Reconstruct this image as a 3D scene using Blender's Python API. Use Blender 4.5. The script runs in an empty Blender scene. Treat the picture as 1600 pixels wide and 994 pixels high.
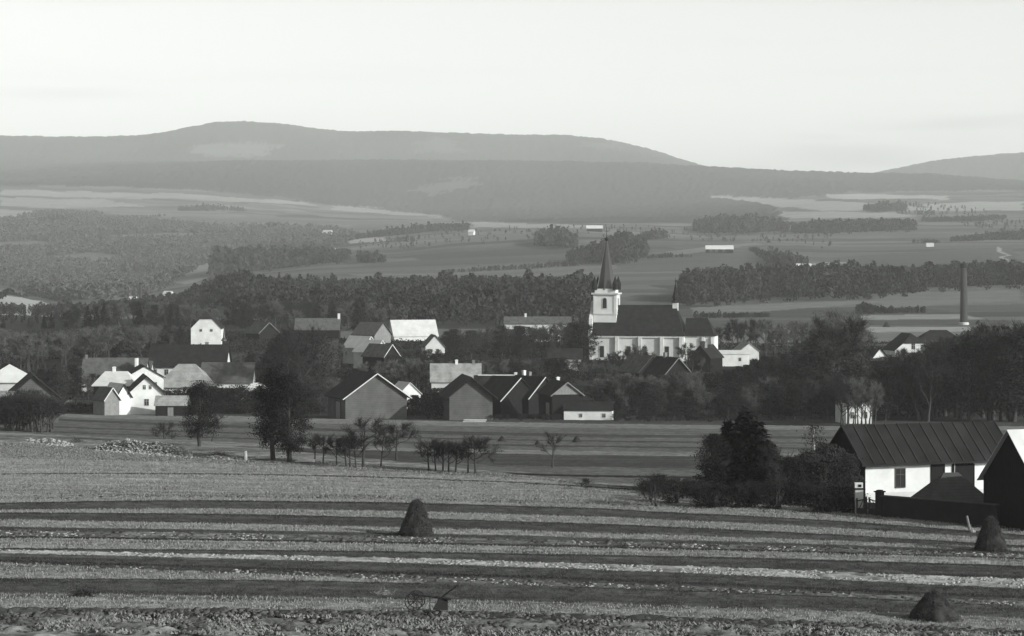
import bpy, math, random
import numpy as np
from mathutils import Vector, Matrix

random.seed(7)
RNG = np.random.default_rng(11)
SC = bpy.context.scene
COL = SC.collection
R = math.radians

# ------------------------------------------------------------------ camera, sky, sun, exposure
F = 3609.0            # focal length in pixels of a 1600 wide picture
HOR = 400.0           # row of the horizon
cam_d = bpy.data.cameras.new('camera')
cam = bpy.data.objects.new('camera', cam_d)
COL.objects.link(cam)
cam_d.sensor_width = 36.0
cam_d.lens = F / 1600.0 * 36.0
cam_d.shift_y = -(497.0 - HOR) / 1600.0
cam_d.clip_start = 0.5
cam_d.clip_end = 60000.0
cam.location = (0, 0, 0)
cam.rotation_euler = (R(90), 0, 0)
SC.camera = cam

SUN = Vector((0.80, -0.50, 0.37)).normalized()      # direction towards the sun
SUN_EL = math.asin(SUN.z)
SUN_AZ = math.atan2(SUN.x, SUN.y)                   # clockwise from +Y
world = bpy.data.worlds.new('World')
SC.world = world
world.use_nodes = True
wn, wl = world.node_tree.nodes, world.node_tree.links
wn.clear()
w_out = wn.new('ShaderNodeOutputWorld')
w_bg = wn.new('ShaderNodeBackground')
w_sky = wn.new('ShaderNodeTexSky')
w_sky.sky_type = 'NISHITA'
w_sky.sun_disc = False
w_sky.sun_elevation = SUN_EL
w_sky.sun_rotation = SUN_AZ
w_sky.air_density = 1.0
w_sky.dust_density = 2.0
w_sky.ozone_density = 1.0
# black-and-white film: the sky's brightness on a grey scale, with thin streaks of cloud
w_bw = wn.new('ShaderNodeRGBToBW')
wl.new(w_sky.outputs[0], w_bw.inputs[0])
w_tc = wn.new('ShaderNodeTexCoord')
w_map = wn.new('ShaderNodeMapping')
w_map.inputs['Scale'].default_value = (5.0, 5.0, 60.0)
wl.new(w_tc.outputs['Generated'], w_map.inputs[0])
w_nz = wn.new('ShaderNodeTexNoise')
w_nz.inputs['Scale'].default_value = 1.6
w_nz.inputs['Detail'].default_value = 4.0
w_nz.inputs['Roughness'].default_value = 0.5
wl.new(w_map.outputs[0], w_nz.inputs[0])
w_mr = wn.new('ShaderNodeMapRange')
w_mr.interpolation_type = 'SMOOTHSTEP'
w_mr.inputs[1].default_value = 0.54
w_mr.inputs[2].default_value = 0.72
w_mr.inputs[3].default_value = 1.0
w_mr.inputs[4].default_value = 0.97
wl.new(w_nz.outputs[0], w_mr.inputs[0])
def wmath(op, a, b=None):
    m_ = wn.new('ShaderNodeMath'); m_.operation = op
    for i_, q_ in enumerate((a, b)):
        if q_ is None: continue
        if isinstance(q_, (int, float)): m_.inputs[i_].default_value = q_
        else: wl.new(q_, m_.inputs[i_])
    return m_.outputs[0]
w_sep = wn.new('ShaderNodeSeparateXYZ')
wl.new(w_tc.outputs['Generated'], w_sep.inputs[0])
cu = wmath('DIVIDE', w_sep.outputs[0], wmath('MAXIMUM', w_sep.outputs[1], 0.05))
cv = wmath('DIVIDE', w_sep.outputs[2], wmath('MAXIMUM', w_sep.outputs[1], 0.05))
cv = wmath('ADD', cv, wmath('MULTIPLY', wmath('SUBTRACT', w_nz.outputs[0], 0.5), 0.018))
shade = w_mr.outputs[0]
for (ca, cb, ra, rb, dk) in ((1335, 243, 130, 15, .18), (1505, 192, 140, 13, .17), (1285, 214, 60, 8, .09), (100, 152, 130, 16, .11), (1180, 262, 90, 10, .06), (1480, 215, 90, 8, .05)):
    du = wmath('DIVIDE', wmath('SUBTRACT', cu, (ca - 800) / F), ra / F)
    dv = wmath('DIVIDE', wmath('SUBTRACT', cv, (HOR - cb) / F), rb / F)
    q2 = wmath('ADD', wmath('MULTIPLY', du, du), wmath('MULTIPLY', dv, dv))
    blob = wmath('MULTIPLY', wmath('POWER', 2.718, wmath('MULTIPLY', q2, -1.2)), dk)
    shade = wmath('MULTIPLY', shade, wmath('SUBTRACT', 1.0, blob))
w_mul = wn.new('ShaderNodeMath'); w_mul.operation = 'MULTIPLY'
wl.new(w_bw.outputs[0], w_mul.inputs[0]); wl.new(shade, w_mul.inputs[1])
w_tint = wn.new('ShaderNodeVectorMath'); w_tint.operation = 'SCALE'
w_tint.inputs[0].default_value = (0.985, 1.0, 0.975)
wl.new(w_mul.outputs[0], w_tint.inputs['Scale'])
wl.new(w_tint.outputs[0], w_bg.inputs[0])
w_bg.inputs[1].default_value = 0.15
wl.new(w_bg.outputs[0], w_out.inputs[0])

sun_d = bpy.data.lights.new('sun', 'SUN')
sun_d.energy = 4.2
sun_d.angle = R(0.5)
sun_d.color = (1.0, 0.995, 0.975)
sun = bpy.data.objects.new('sun', sun_d)
COL.objects.link(sun)
sun.rotation_euler = (-SUN).to_track_quat('-Z', 'Y').to_euler()

SC.view_settings.view_transform = 'Standard'
SC.view_settings.look = 'None'
SC.view_settings.gamma = 1.0
SC.view_settings.use_curve_mapping = False
SC.view_settings.exposure = 0.60
SC.cycles.use_denoising = True
SC.cycles.max_bounces = 5
SC.cycles.diffuse_bounces = 2
SC.cycles.volume_bounces = 1

# ------------------------------------------------------------------ helpers
def tint(t):
    return (t * 0.975, t, t * 0.975, 1.0)

MATS = {}
def mat(name, tone, var=0.25, scale=2.0, rough=0.85, kind=None, bump=0.0, stretch=(1, 1, 1), p=1.0):
    """grey procedural surface: tone varied by noise; kind adds boards, tiles or courses"""
    if name in MATS:
        return MATS[name]
    m = bpy.data.materials.new(name)
    m.use_nodes = True
    n, l = m.node_tree.nodes, m.node_tree.links
    b = n['Principled BSDF']
    b.inputs['Roughness'].default_value = rough
    b.inputs['Specular IOR Level'].default_value = 0.04
    tc = n.new('ShaderNodeTexCoord')
    mp = n.new('ShaderNodeMapping')
    mp.inputs['Scale'].default_value = stretch
    l.new(tc.outputs['Object'], mp.inputs[0])
    nz = n.new('ShaderNodeTexNoise')
    nz.inputs['Scale'].default_value = scale
    nz.inputs['Detail'].default_value = 6.0
    nz.inputs['Roughness'].default_value = 0.65
    l.new(mp.outputs[0], nz.inputs[0])
    mr = n.new('ShaderNodeMapRange')
    mr.inputs[1].default_value = 0.25
    mr.inputs[2].default_value = 0.75
    mr.inputs[3].default_value = tone * (1 - var)
    mr.inputs[4].default_value = tone * (1 + var)
    l.new(nz.outputs[0], mr.inputs[0])
    val = mr.outputs[0]
    hgt = nz.outputs[0]
    if kind in ('boards', 'courses', 'seams'):
        wv = n.new('ShaderNodeTexWave')
        wv.wave_type = 'BANDS'
        wv.bands_direction = {'boards': 'X', 'courses': 'Z', 'seams': 'Y'}[kind]
        wv.inputs['Scale'].default_value = 0.314 / p * 1.0
        wv.inputs['Distortion'].default_value = 0.6
        wv.inputs['Detail'].default_value = 2.0
        l.new(tc.outputs['Object'], wv.inputs[0])
        r2 = n.new('ShaderNodeMapRange')
        r2.inputs[1].default_value = 0.0; r2.inputs[2].default_value = 0.35
        r2.inputs[3].default_value = {'boards': 0.6, 'courses': 0.78, 'seams': 0.7}[kind]; r2.inputs[4].default_value = 1.0
        l.new(wv.outputs['Fac'], r2.inputs[0])
        mm = n.new('ShaderNodeMath'); mm.operation = 'MULTIPLY'
        l.new(val, mm.inputs[0]); l.new(r2.outputs[0], mm.inputs[1])
        val = mm.outputs[0]
    vm = n.new('ShaderNodeVectorMath'); vm.operation = 'SCALE'
    vm.inputs[0].default_value = (0.975, 1.0, 0.975)
    l.new(val, vm.inputs['Scale'])
    l.new(vm.outputs[0], b.inputs['Base Color'])
    if bump > 0:
        bp = n.new('ShaderNodeBump')
        bp.inputs['Strength'].default_value = 0.8
        bp.inputs['Distance'].default_value = bump
        l.new(hgt, bp.inputs['Height'])
        l.new(bp.outputs[0], b.inputs['Normal'])
    MATS[name] = m
    return m

def leafmat(name, tone, var=0.5, sc=0.6):
    m = mat(name, tone, var, sc, 0.9)
    return m

def tag(o, label=None, cat=None, group=None, kind=None):
    if label: o['label'] = label
    if cat: o['category'] = cat
    if group: o['group'] = group
    if kind: o['kind'] = kind
    return o

def empty(name, loc=(0, 0, 0), rz=0.0):
    o = bpy.data.objects.new(name, None)
    o.empty_display_size = 0.5
    COL.objects.link(o)
    o.location = loc
    o.rotation_euler = (0, 0, rz)
    return o

def np_mesh(name, V, T, m=None, smooth=False):
    """mesh from numpy arrays; T is (n,3) or (n,4)"""
    V = np.ascontiguousarray(V, dtype=np.float32)
    T = np.ascontiguousarray(T, dtype=np.int32)
    k = T.shape[1]
    me = bpy.data.meshes.new(name)
    me.vertices.add(len(V)); me.vertices.foreach_set('co', V.ravel())
    me.loops.add(T.size); me.loops.foreach_set('vertex_index', T.ravel())
    me.polygons.add(len(T))
    me.polygons.foreach_set('loop_start', np.arange(len(T), dtype=np.int32) * k)
    me.polygons.foreach_set('loop_total', np.full(len(T), k, dtype=np.int32))
    if smooth:
        me.polygons.foreach_set('use_smooth', np.ones(len(T), dtype=bool))
    if m: me.materials.append(m)
    me.update(calc_edges=True)
    return me

def link(name, me, parent=None, loc=(0, 0, 0)):
    o = bpy.data.objects.new(name, me)
    COL.objects.link(o)
    o.location = loc
    if parent: o.parent = parent
    return o

class MB:
    """collects solids of one mesh"""
    def __init__(s): s.v, s.f = [], []
    def poly(s, vs, fs):
        b = len(s.v)
        s.v += [tuple(v) for v in vs]
        s.f += [tuple(b + i for i in f) for f in fs]
        return s
    def box(s, c, d, rz=0.0, rx=0.0, ry=0.0):
        x, y, z = d[0] / 2, d[1] / 2, d[2] / 2
        M = Matrix.Rotation(rz, 3, 'Z') @ Matrix.Rotation(ry, 3, 'Y') @ Matrix.Rotation(rx, 3, 'X')
        vs = [M @ Vector((a * x, b * y, e * z)) + Vector(c) for e in (-1, 1) for b in (-1, 1) for a in (-1, 1)]
        return s.poly(vs, [(0, 2, 3, 1), (4, 5, 7, 6), (0, 1, 5, 4), (1, 3, 7, 5), (3, 2, 6, 7), (2, 0, 4, 6)])
    def bar(s, a, b, r0, r1=None, n=6):
        r1 = r0 if r1 is None else r1
        a, b = Vector(a), Vector(b)
        d = (b - a).normalized()
        u = d.orthogonal().normalized(); w = d.cross(u)
        vs = []
        for p, r in ((a, r0), (b, r1)):
            for i in range(n):
                t = 2 * math.pi * i / n
                vs.append(p + u * (math.cos(t) * r) + w * (math.sin(t) * r))
        fs = [(i, (i + 1) % n, n + (i + 1) % n, n + i) for i in range(n)]
        fs += [tuple(range(n - 1, -1, -1)), tuple(range(n, 2 * n))]
        return s.poly(vs, fs)
    def prism_y(s, prof, y0, y1):
        """profile of (x,z) points pushed along y"""
        n = len(prof)
        vs = [(x, y0, z) for x, z in prof] + [(x, y1, z) for x, z in prof]
        fs = [(i, (i + 1) % n, n + (i + 1) % n, n + i) for i in range(n)]
        return s.poly(vs, fs + [tuple(range(n - 1, -1, -1)), tuple(range(n, 2 * n))])
    def lathe(s, prof, c=(0, 0), n=24, ph=0.0):
        """profile of (r,z) turned about the vertical through c"""
        vs = []
        for r, z in prof:
            for i in range(n):
                t = 2 * math.pi * i / n + ph
                vs.append((c[0] + r * math.cos(t), c[1] + r * math.sin(t), z))
        fs = []
        for k in range(len(prof) - 1):
            for i in range(n):
                fs.append((k * n + i, k * n + (i + 1) % n, (k + 1) * n + (i + 1) % n, (k + 1) * n + i))
        fs.append(tuple(range(n - 1, -1, -1)))
        fs.append(tuple((len(prof) - 1) * n + i for i in range(n)))
        return s.poly(vs, fs)
    def build(s, name, m, parent=None, loc=(0, 0, 0), smooth=False):
        me = bpy.data.meshes.new(name)
        me.from_pydata(s.v, [], s.f)
        me.materials.append(m)
        if smooth:
            for p in me.polygons: p.use_smooth = True
        me.update()
        return link(name, me, parent, loc)

def vnoise(x, y, seed=0):
    xi = np.floor(x).astype(np.int64); yi = np.floor(y).astype(np.int64)
    fx = x - xi; fy = y - yi
    fx = fx * fx * (3 - 2 * fx); fy = fy * fy * (3 - 2 * fy)
    def h(a, b):
        n = (a * 374761393 + b * 668265263 + seed * 974711) & 0xffffffff
        n = ((n ^ (n >> 13)) * 1274126177) & 0xffffffff
        return ((n ^ (n >> 16)) & 0xffff) / 65535.0
    a = h(xi, yi) * (1 - fx) + h(xi + 1, yi) * fx
    b = h(xi, yi + 1) * (1 - fx) + h(xi + 1, yi + 1) * fx
    return a * (1 - fy) + b * fy

def sstep(a, b, x):
    t = np.clip((x - a) / (b - a), 0, 1)
    return t * t * (3 - 2 * t)

# ------------------------------------------------------------------ terrain
EDGE = ([-600, 0, 400, 800, 1000, 1300, 1600, 2200], [260, 246, 234, 208, 194, 183, 168, 160])
ROWS = {   # distance: [(px, row)...]
 520: [(-300, 618), (0, 622), (500, 625), (800, 628), (1100, 630), (1600, 632), (1900, 632)],
 600: [(-300, 582), (0, 586), (500, 590), (800, 592), (1100, 592), (1600, 596), (1900, 596)],
 700: [(-300, 540), (0, 545), (300, 542), (600, 556), (900, 562), (1100, 563), (1600, 566), (1900, 566)],
 850: [(-300, 508), (0, 512), (300, 512), (600, 522), (900, 530), (1100, 532), (1600, 528), (1900, 528)],
 1000: [(-300, 485), (0, 492), (150, 498), (300, 500), (600, 500), (900, 506), (1100, 506), (1450, 507), (1900, 505)],
 1150: [(-300, 460), (0, 468), (120, 490), (250, 490), (400, 486), (600, 484), (900, 486), (1100, 486), (1450, 486), (1900, 482)],
 1300: [(-300, 452), (0, 458), (120, 487), (250, 482), (380, 462), (500, 470), (700, 468), (900, 470), (1100, 472), (1300, 465), (1600, 460), (1900, 455)],
 1700: [(-300, 462), (0, 466), (200, 472), (330, 455), (500, 446), (700, 444), (900, 434), (1100, 430), (1300, 428), (1600, 422), (1900, 420)],
 2200: [(-300, 440), (0, 450), (200, 455), (330, 436), (500, 420), (700, 412), (900, 404), (1100, 392), (1300, 398), (1600, 396), (1900, 390)],
 2800: [(-300, 400), (0, 425), (200, 425), (330, 410), (500, 394), (700, 374), (900, 360), (1100, 372), (1300, 370), (1600, 368), (1900, 360)],
 3600: [(-300, 350), (0, 365), (200, 368), (330, 372), (500, 366), (700, 354), (900, 349), (1100, 350), (1300, 340), (1600, 338), (1900, 330)],
 4600: [(-300, 312), (0, 325), (200, 330), (330, 330), (500, 338), (650, 342), (700, 344), (900, 340), (1100, 335), (1200, 326), (1300, 316), (1600, 312), (1900, 300)],
 5600: [(-300, 286), (0, 291), (200, 294), (330, 300), (430, 308), (520, 320), (640, 330), (800, 322), (1000, 320), (1100, 310), (1200, 308), (1300, 302), (1600, 300), (1900, 290)],
 7000: [(-300, 262), (0, 268), (200, 256), (400, 252), (600, 254), (800, 253), (1000, 257), (1090, 262), (1150, 265), (1250, 270), (1330, 273), (1450, 274), (1600, 284), (1900, 290)],
 8000: [(-300, 255), (0, 256), (200, 254), (400, 254), (700, 256), (1000, 260), (1100, 270), (1250, 279), (1400, 279), (1600, 286), (1900, 285)],
 9500: [(-300, 218), (0, 215), (100, 217), (220, 215), (260, 209), (300, 200), (345, 192), (390, 192), (450, 197), (530, 208), (620, 206), (750, 211), (880, 214), (940, 219), (1000, 232), (1060, 250), (1100, 263), (1150, 274), (1250, 281), (1330, 281), (1380, 272), (1450, 256), (1520, 247), (1600, 241), (1900, 225)],
 10800: [(-300, 250), (1000, 280), (1100, 300), (1300, 310), (1600, 290), (1900, 280)],
}
PXG = np.arange(-1600, 3201, 8.0)
def near_z(px, D):
    """the two plains before the village, and the slope under the camera"""
    x = (px - 800) / F * D
    xt = np.clip(x, -90, 90)
    a = -17.5 - 0.0115 * D - 0.02 * xt
    b = -17.0 - 0.033 * D - 0.004 * xt
    e = np.interp(px, *EDGE)
    wd = np.interp(px, [0, 800, 1200, 1600], [90, 70, 60, 60])
    t = sstep(0, 1, (D - e) / wd)
    z = a * (1 - t) + b * t
    s = -1.7 - 0.16 * D
    k = 0.6
    return np.where(D < 140, np.logaddexp(z / k, s / k) * k, z)

_kD = [400.0, 440.0, 480.0] + [float(d) for d in ROWS]
_kZ = [near_z(PXG, np.full_like(PXG, d)) for d in _kD[:3]]
_g = np.exp(-0.5 * (np.arange(-6, 7) / 2.0) ** 2); _g /= _g.sum()
for d, pts in ROWS.items():
    p, r = zip(*pts)
    rr = np.interp(PXG, p, r)
    rr = np.convolve(np.pad(rr, 6, mode='edge'), _g, 'valid')
    _kZ.append(-(rr - HOR) / F * d)
_kZ = np.array(_kZ); _kL = np.log(np.array(_kD))
# cubic through the knots (limited slopes), sampled on a fine table
_sl = np.diff(_kZ, axis=0) / np.diff(_kL)[:, None]
_m = np.zeros_like(_kZ)
_m[0] = _sl[0]; _m[-1] = _sl[-1]
_m[1:-1] = np.where(_sl[:-1] * _sl[1:] > 0, 2 * _sl[:-1] * _sl[1:] / (_sl[:-1] + _sl[1:] + 1e-12), 0)
LG = np.linspace(_kL[0], math.log(10800.0), 600)
_i = np.clip(np.searchsorted(_kL, LG, side='right') - 1, 0, len(_kL) - 2)
_h = (_kL[_i + 1] - _kL[_i])[:, None]
_t = ((LG - _kL[_i])[:, None]) / _h
ZG = ((2 * _t**3 - 3 * _t**2 + 1) * _kZ[_i] + (_t**3 - 2 * _t**2 + _t) * _h * _m[_i]
      + (-2 * _t**3 + 3 * _t**2) * _kZ[_i + 1] + (_t**3 - _t**2) * _h * _m[_i + 1])

def zt(x, D):
    """height of the ground, vectorised"""
    x = np.asarray(x, float); D = np.asarray(D, float)
    px = 800 + F * x / np.maximum(D, 60.0)
    near = near_z(np.clip(px, -1500, 3100), D)
    li = np.clip((np.log(np.maximum(D, 401.0)) - LG[0]) / (LG[1] - LG[0]), 0, len(LG) - 1.001)
    pj = np.clip((px - PXG[0]) / 8.0, 0, len(PXG) - 1.001)
    i = li.astype(int); j = pj.astype(int); a = li - i; b = pj - j
    far = (ZG[i, j] * (1 - a) * (1 - b) + ZG[i + 1, j] * a * (1 - b) + ZG[i, j + 1] * (1 - a) * b + ZG[i + 1, j + 1] * a * b)
    z = np.where(D < 430, near, far)
    amp = sstep(300, 900, D) * 0.35 + sstep(1500, 4000, D) * 2.0
    z = z + amp * (vnoise(x / 60.0, D / 60.0, 3) - 0.5) * 2 + sstep(2500, 6000, D) * 9 * (vnoise(x / 400.0, D / 400.0, 5) - 0.5)
    return z

def at(px, D, dz=0.0):
    x = (px - 800) / F * D
    return Vector((x, D, float(zt(x, D)) + dz))

_scan = np.concatenate([np.arange(112, 480, 0.5), np.exp(np.linspace(math.log(480), math.log(10500), 1500))])
def ground_D(px, row):
    """distance at which the ground first shows at this place of the photo"""
    z = zt((px - 800) / F * _scan, _scan)
    r = HOR - F * z / _scan
    k = np.argmax(r <= row)
    return float(_scan[k])

def row_h(px_rows, D):
    return px_rows / F * D

# ---- the ground sheet
Dv = np.concatenate([np.arange(-70, 108, 3.0), np.arange(110, 262, 0.24), np.arange(262, 500, 0.85),
                     np.exp(np.linspace(math.log(500), math.log(10700), 520))])
pv = np.concatenate([np.linspace(-1500, -130, 22), np.arange(-100, 1701, 3.6), np.linspace(1730, 3100, 22)])
PX, DD = np.meshgrid(pv, Dv)
SS = np.where(DD > 110, DD, 0.5 * (DD + np.sqrt(DD**2 + 120.0**2)) - 27.5)
SS = np.where(DD > 110, DD, np.maximum(SS, 20.0))
XX = (PX - 800) / F * SS
PX = 800 + F * XX / np.maximum(DD, 60.0)
ZZ = zt(XX, DD)
ROW = HOR - F * ZZ / np.maximum(DD, 60.0)

tone = np.full(XX.shape, 0.13)
mott = np.full(XX.shape, 0.35)
relief = np.full(XX.shape, 0.03)

# strips of the near field: row of the upper edge at px 0, 800, 1600; tone; clods
L_, D_, M_, W_, K_ = 'light', 'dark', 'mid', 'white', 'black'  # black lines: furrow shadows and damp ruts, put into the ground tone
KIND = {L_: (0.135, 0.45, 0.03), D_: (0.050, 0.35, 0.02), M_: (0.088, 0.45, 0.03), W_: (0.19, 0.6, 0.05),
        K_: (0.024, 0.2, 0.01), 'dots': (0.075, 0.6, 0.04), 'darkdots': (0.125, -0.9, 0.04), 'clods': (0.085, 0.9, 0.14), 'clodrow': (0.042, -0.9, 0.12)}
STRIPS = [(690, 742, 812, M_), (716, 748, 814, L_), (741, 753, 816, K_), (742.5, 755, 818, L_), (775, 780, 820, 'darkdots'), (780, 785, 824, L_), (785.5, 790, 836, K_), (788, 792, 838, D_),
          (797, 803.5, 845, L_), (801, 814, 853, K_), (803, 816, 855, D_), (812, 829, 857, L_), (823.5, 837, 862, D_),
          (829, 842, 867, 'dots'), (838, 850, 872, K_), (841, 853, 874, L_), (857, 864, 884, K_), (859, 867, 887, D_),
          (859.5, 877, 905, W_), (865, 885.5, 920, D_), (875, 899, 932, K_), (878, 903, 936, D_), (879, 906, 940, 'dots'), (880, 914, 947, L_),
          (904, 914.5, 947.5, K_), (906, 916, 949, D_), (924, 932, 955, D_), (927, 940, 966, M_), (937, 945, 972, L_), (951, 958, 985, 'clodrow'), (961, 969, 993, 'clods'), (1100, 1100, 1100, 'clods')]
near = (DD > 100) & (DD < 275)
wob = (vnoise(XX / 6.0, DD / 9.0, 21) - 0.5) * 1.2 + (vnoise(XX / 0.35, DD / 1.0, 22) - 0.5) * 1.2
def edge_row(s, px):
    # taper of the light wedge between 879 and 914 on the left
    t = px / 1600.0
    r0, r1, r2 = s[0], s[1], s[2]
    return r0 * (2 * (t - 0.5) * (t - 1)) - r1 * (4 * t * (t - 1)) + r2 * (2 * t * (t - 0.5))
PXc = np.clip(PX, -80, 1680)
RW = ROW + wob
brow = np.interp(PXc, EDGE[0], EDGE[1])
on_terrace = (DD <= brow + 4)
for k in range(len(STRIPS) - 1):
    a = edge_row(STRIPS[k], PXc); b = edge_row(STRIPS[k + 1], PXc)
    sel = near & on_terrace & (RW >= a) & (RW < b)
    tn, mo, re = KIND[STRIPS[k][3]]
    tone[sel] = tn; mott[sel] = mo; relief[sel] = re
# the light wedge on the left ends at about px 640
wedge = near & on_terrace & (RW > edge_row((879, 914, 948), PXc)) & (RW < edge_row((904, 917, 952), PXc)) & (PXc > 660 + wob * 8)
tone[wedge] = 0.06; mott[wedge] = 0.25; relief[wedge] = 0.03
dl = near & on_terrace & (RW > edge_row((879, 906, 940), PXc)) & (RW < edge_row((880, 914, 947), PXc)) & (PXc < 640 + wob * 8)
tone[dl] = 0.06; mott[dl] = 0.25
front = DD <= 112
tone[front] = 0.12; mott[front] = 1.0; relief[front] = 0.1
# bands of the lower plain
BANDS = [(560, 560, 560, D_), (637, 653, 664, D_), (638, 660, 666, L_), (649, 667, 672, M_), (650.5, 676, 682, D_), (653, 681, 684, M_), (663, 686, 692, D_), (665, 688, 694, M_), (671, 694, 700, D_),
         (672, 697, 702, M_), (676, 703, 708, L_), (681, 709, 712, D_), (684, 727, 729, M_), (690, 739, 739, K_), (691, 742, 742, M_), (697, 751, 751, L_), (699, 754, 755, D_), (760, 765, 790, M_), (900, 900, 900, M_)]
plain = (DD > brow + 4) & (DD < 476)
for k in range(len(BANDS) - 1):
    a = edge_row(BANDS[k], PXc); b = edge_row(BANDS[k + 1], PXc)
    sel = plain & (ROW + wob * 0.6 >= a) & (ROW + wob * 0.6 < b)
    tn, mo, re = KIND[BANDS[k][3]]
    tone[sel] = tn * 0.95; mott[sel] = mo * 0.6; relief[sel] = re
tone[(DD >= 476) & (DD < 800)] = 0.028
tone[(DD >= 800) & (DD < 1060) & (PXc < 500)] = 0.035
# darker grass and soil about the farm on the right
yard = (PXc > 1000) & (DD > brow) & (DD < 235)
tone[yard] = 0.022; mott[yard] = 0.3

def inside(poly, px, row):
    x, y = zip(*poly)
    res = np.zeros(px.shape, bool)
    n = len(poly)
    for i in range(n):
        x1, y1, x2, y2 = x[i], y[i], x[(i + 1) % n], y[(i + 1) % n]
        if y1 == y2: continue
        c = ((y1 > row) != (y2 > row)) & (px < (x2 - x1) * (row - y1) / (y2 - y1) + x1)
        res ^= c
    return res

# far country: strip fields, then named patches of meadow, plough and wood floor
far = DD >= 800
sn = np.floor(DD / 60.0 + XX / 900.0 + 1.5 * vnoise(XX / 500.0, DD / 300.0, 31))
pn = np.floor(XX / 260.0 + DD / 1500.0 + sn * 0.37)
cell = vnoise(sn * 7.31 + 0.5, pn * 3.77 + 0.5, 33)
tone[far] = (0.036 + 0.085 * cell)[far]
tone[(DD >= 800) & (DD < 1000) & (PXc < 500)] = 0.03
mott[far] = 0.25
wpx = (vnoise(XX / 90.0, DD / 90.0, 41) - 0.5) * 16
wrow = (vnoise(XX / 50.0, DD / 80.0, 42) - 0.5) * 3
FARP = [
 # light stubble strips
 ([(0, 295), (130, 300), (300, 303), (480, 316), (500, 322), (300, 312), (120, 308), (0, 306)], 0.165),
 ([(520, 322), (600, 326), (680, 334), (690, 341), (600, 334), (520, 328)], 0.165),
 ([(0, 328), (90, 331), (120, 336), (60, 340), (0, 340)], 0.165),
 ([(0, 308), (160, 312), (230, 322), (100, 326), (0, 322)], 0.158),
 ([(1110, 307), (1240, 311), (1420, 322), (1480, 330), (1300, 330), (1200, 322)], 0.187),
 ([(1280, 303), (1480, 306), (1480, 312), (1300, 310)], 0.216),
 ([(1440, 318), (1600, 314), (1600, 330), (1450, 330)], 0.202),
 ([(1180, 331), (1400, 332), (1430, 339), (1200, 341)], 0.173),
 ([(735, 348), (920, 351), (920, 357), (740, 356)], 0.187),
 ([(540, 373), (600, 370), (600, 377), (545, 380)], 0.202),
 ([(0, 460), (60, 470), (125, 488), (118, 497), (50, 492), (0, 492)], 0.238),
 ([(300, 415), (345, 398), (340, 430), (290, 445), (270, 440)], 0.144),
 ([(700, 452), (930, 440), (940, 449), (720, 462)], 0.144),
 ([(980, 402), (1100, 400), (1180, 392), (1280, 424), (1100, 424), (960, 426)], 0.072),
 ([(1030, 395), (1180, 378), (1190, 382), (1060, 398)], 0.122),
 ([(1280, 402), (1580, 385), (1600, 410), (1300, 424)], 0.068),
 ([(1260, 412), (1330, 408), (1330, 412), (1265, 416)], 0.173),
 ([(1480, 405), (1600, 412), (1600, 420), (1490, 418)], 0.075),
 ([(1560, 385), (1575, 400), (1578, 414), (1570, 414), (1568, 400), (1556, 388)], 0.216),
 ([(1080, 480), (1380, 468), (1370, 474), (1180, 488), (1080, 492)], 0.122),
 ([(1360, 455), (1600, 445), (1600, 470), (1380, 482)], 0.115),
 ([(1340, 494), (1500, 492), (1540, 499), (1340, 500)], 0.173),
 ([(1100, 499), (1600, 500), (1600, 508), (1100, 510)], 0.065),
 ([(1120, 515), (1600, 510), (1600, 518), (1120, 522)], 0.187),
 ([(1120, 522), (1600, 518), (1600, 534), (1120, 536)], 0.115),
 # moor and wood floor
 ([(-400, 150), (2000, 150), (2000, 300), (1600, 298), (1330, 301), (1240, 310), (1110, 307), (1205, 323), (1235, 344), (1080, 349), (720, 347), (690, 338), (640, 333), (520, 321), (430, 307), (300, 297), (150, 291), (0, 290), (-400, 290)], 0.030),
 ([(290, 234), (330, 225), (400, 223), (445, 233), (400, 244), (320, 246)], 0.085),
 ([(640, 226), (680, 216), (720, 222), (720, 238), (660, 240)], 0.06),
 ([(910, 222), (960, 224), (968, 233), (920, 230)], 0.055),
 ([(640, 296), (690, 280), (745, 278), (735, 290), (670, 306)], 0.07),
 ([(0, 348), (60, 336), (120, 334), (200, 346), (330, 355), (500, 358), (560, 372), (520, 386), (400, 388), (335, 402), (310, 415), (270, 440), (230, 462), (120, 470), (0, 445)], 0.040),
 ([(110, 368), (330, 364), (440, 366), (330, 374), (180, 378)], 0.085),
 ([(40, 402), (150, 394), (240, 404), (160, 414), (80, 413)], 0.08), ([(0, 380), (60, 376), (110, 384), (40, 392), (0, 392)], 0.08), ([(150, 430), (240, 424), (270, 432), (180, 440)], 0.075),
 ([(430, 500), (430, 470), (930, 470), (930, 512), (600, 514)], 0.03),
]
for poly, tn in FARP:
    big = 2.5 if DD is not None and max(q[1] for q in poly) < 310 else 1.0
    sel = (DD > 800) & inside(poly, PX + wpx * big + (RNG.random(PX.shape) - .5) * 14 * (big > 1), ROW + wrow * big + (RNG.random(PX.shape) - .5) * 4 * (big > 1))
    tone[sel] = tn
# hill forest: crowns stand up and down from the ground
hillf = (tone < 0.0301) & (DD > 4000)
ZZ = ZZ + np.where(hillf, 5.0 * (RNG.random(XX.shape) ** 1.5), 0.0)
tone = np.where(hillf, tone * (0.7 + 0.6 * vnoise(XX / 250.0, DD / 500.0, 51)), tone)
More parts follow.
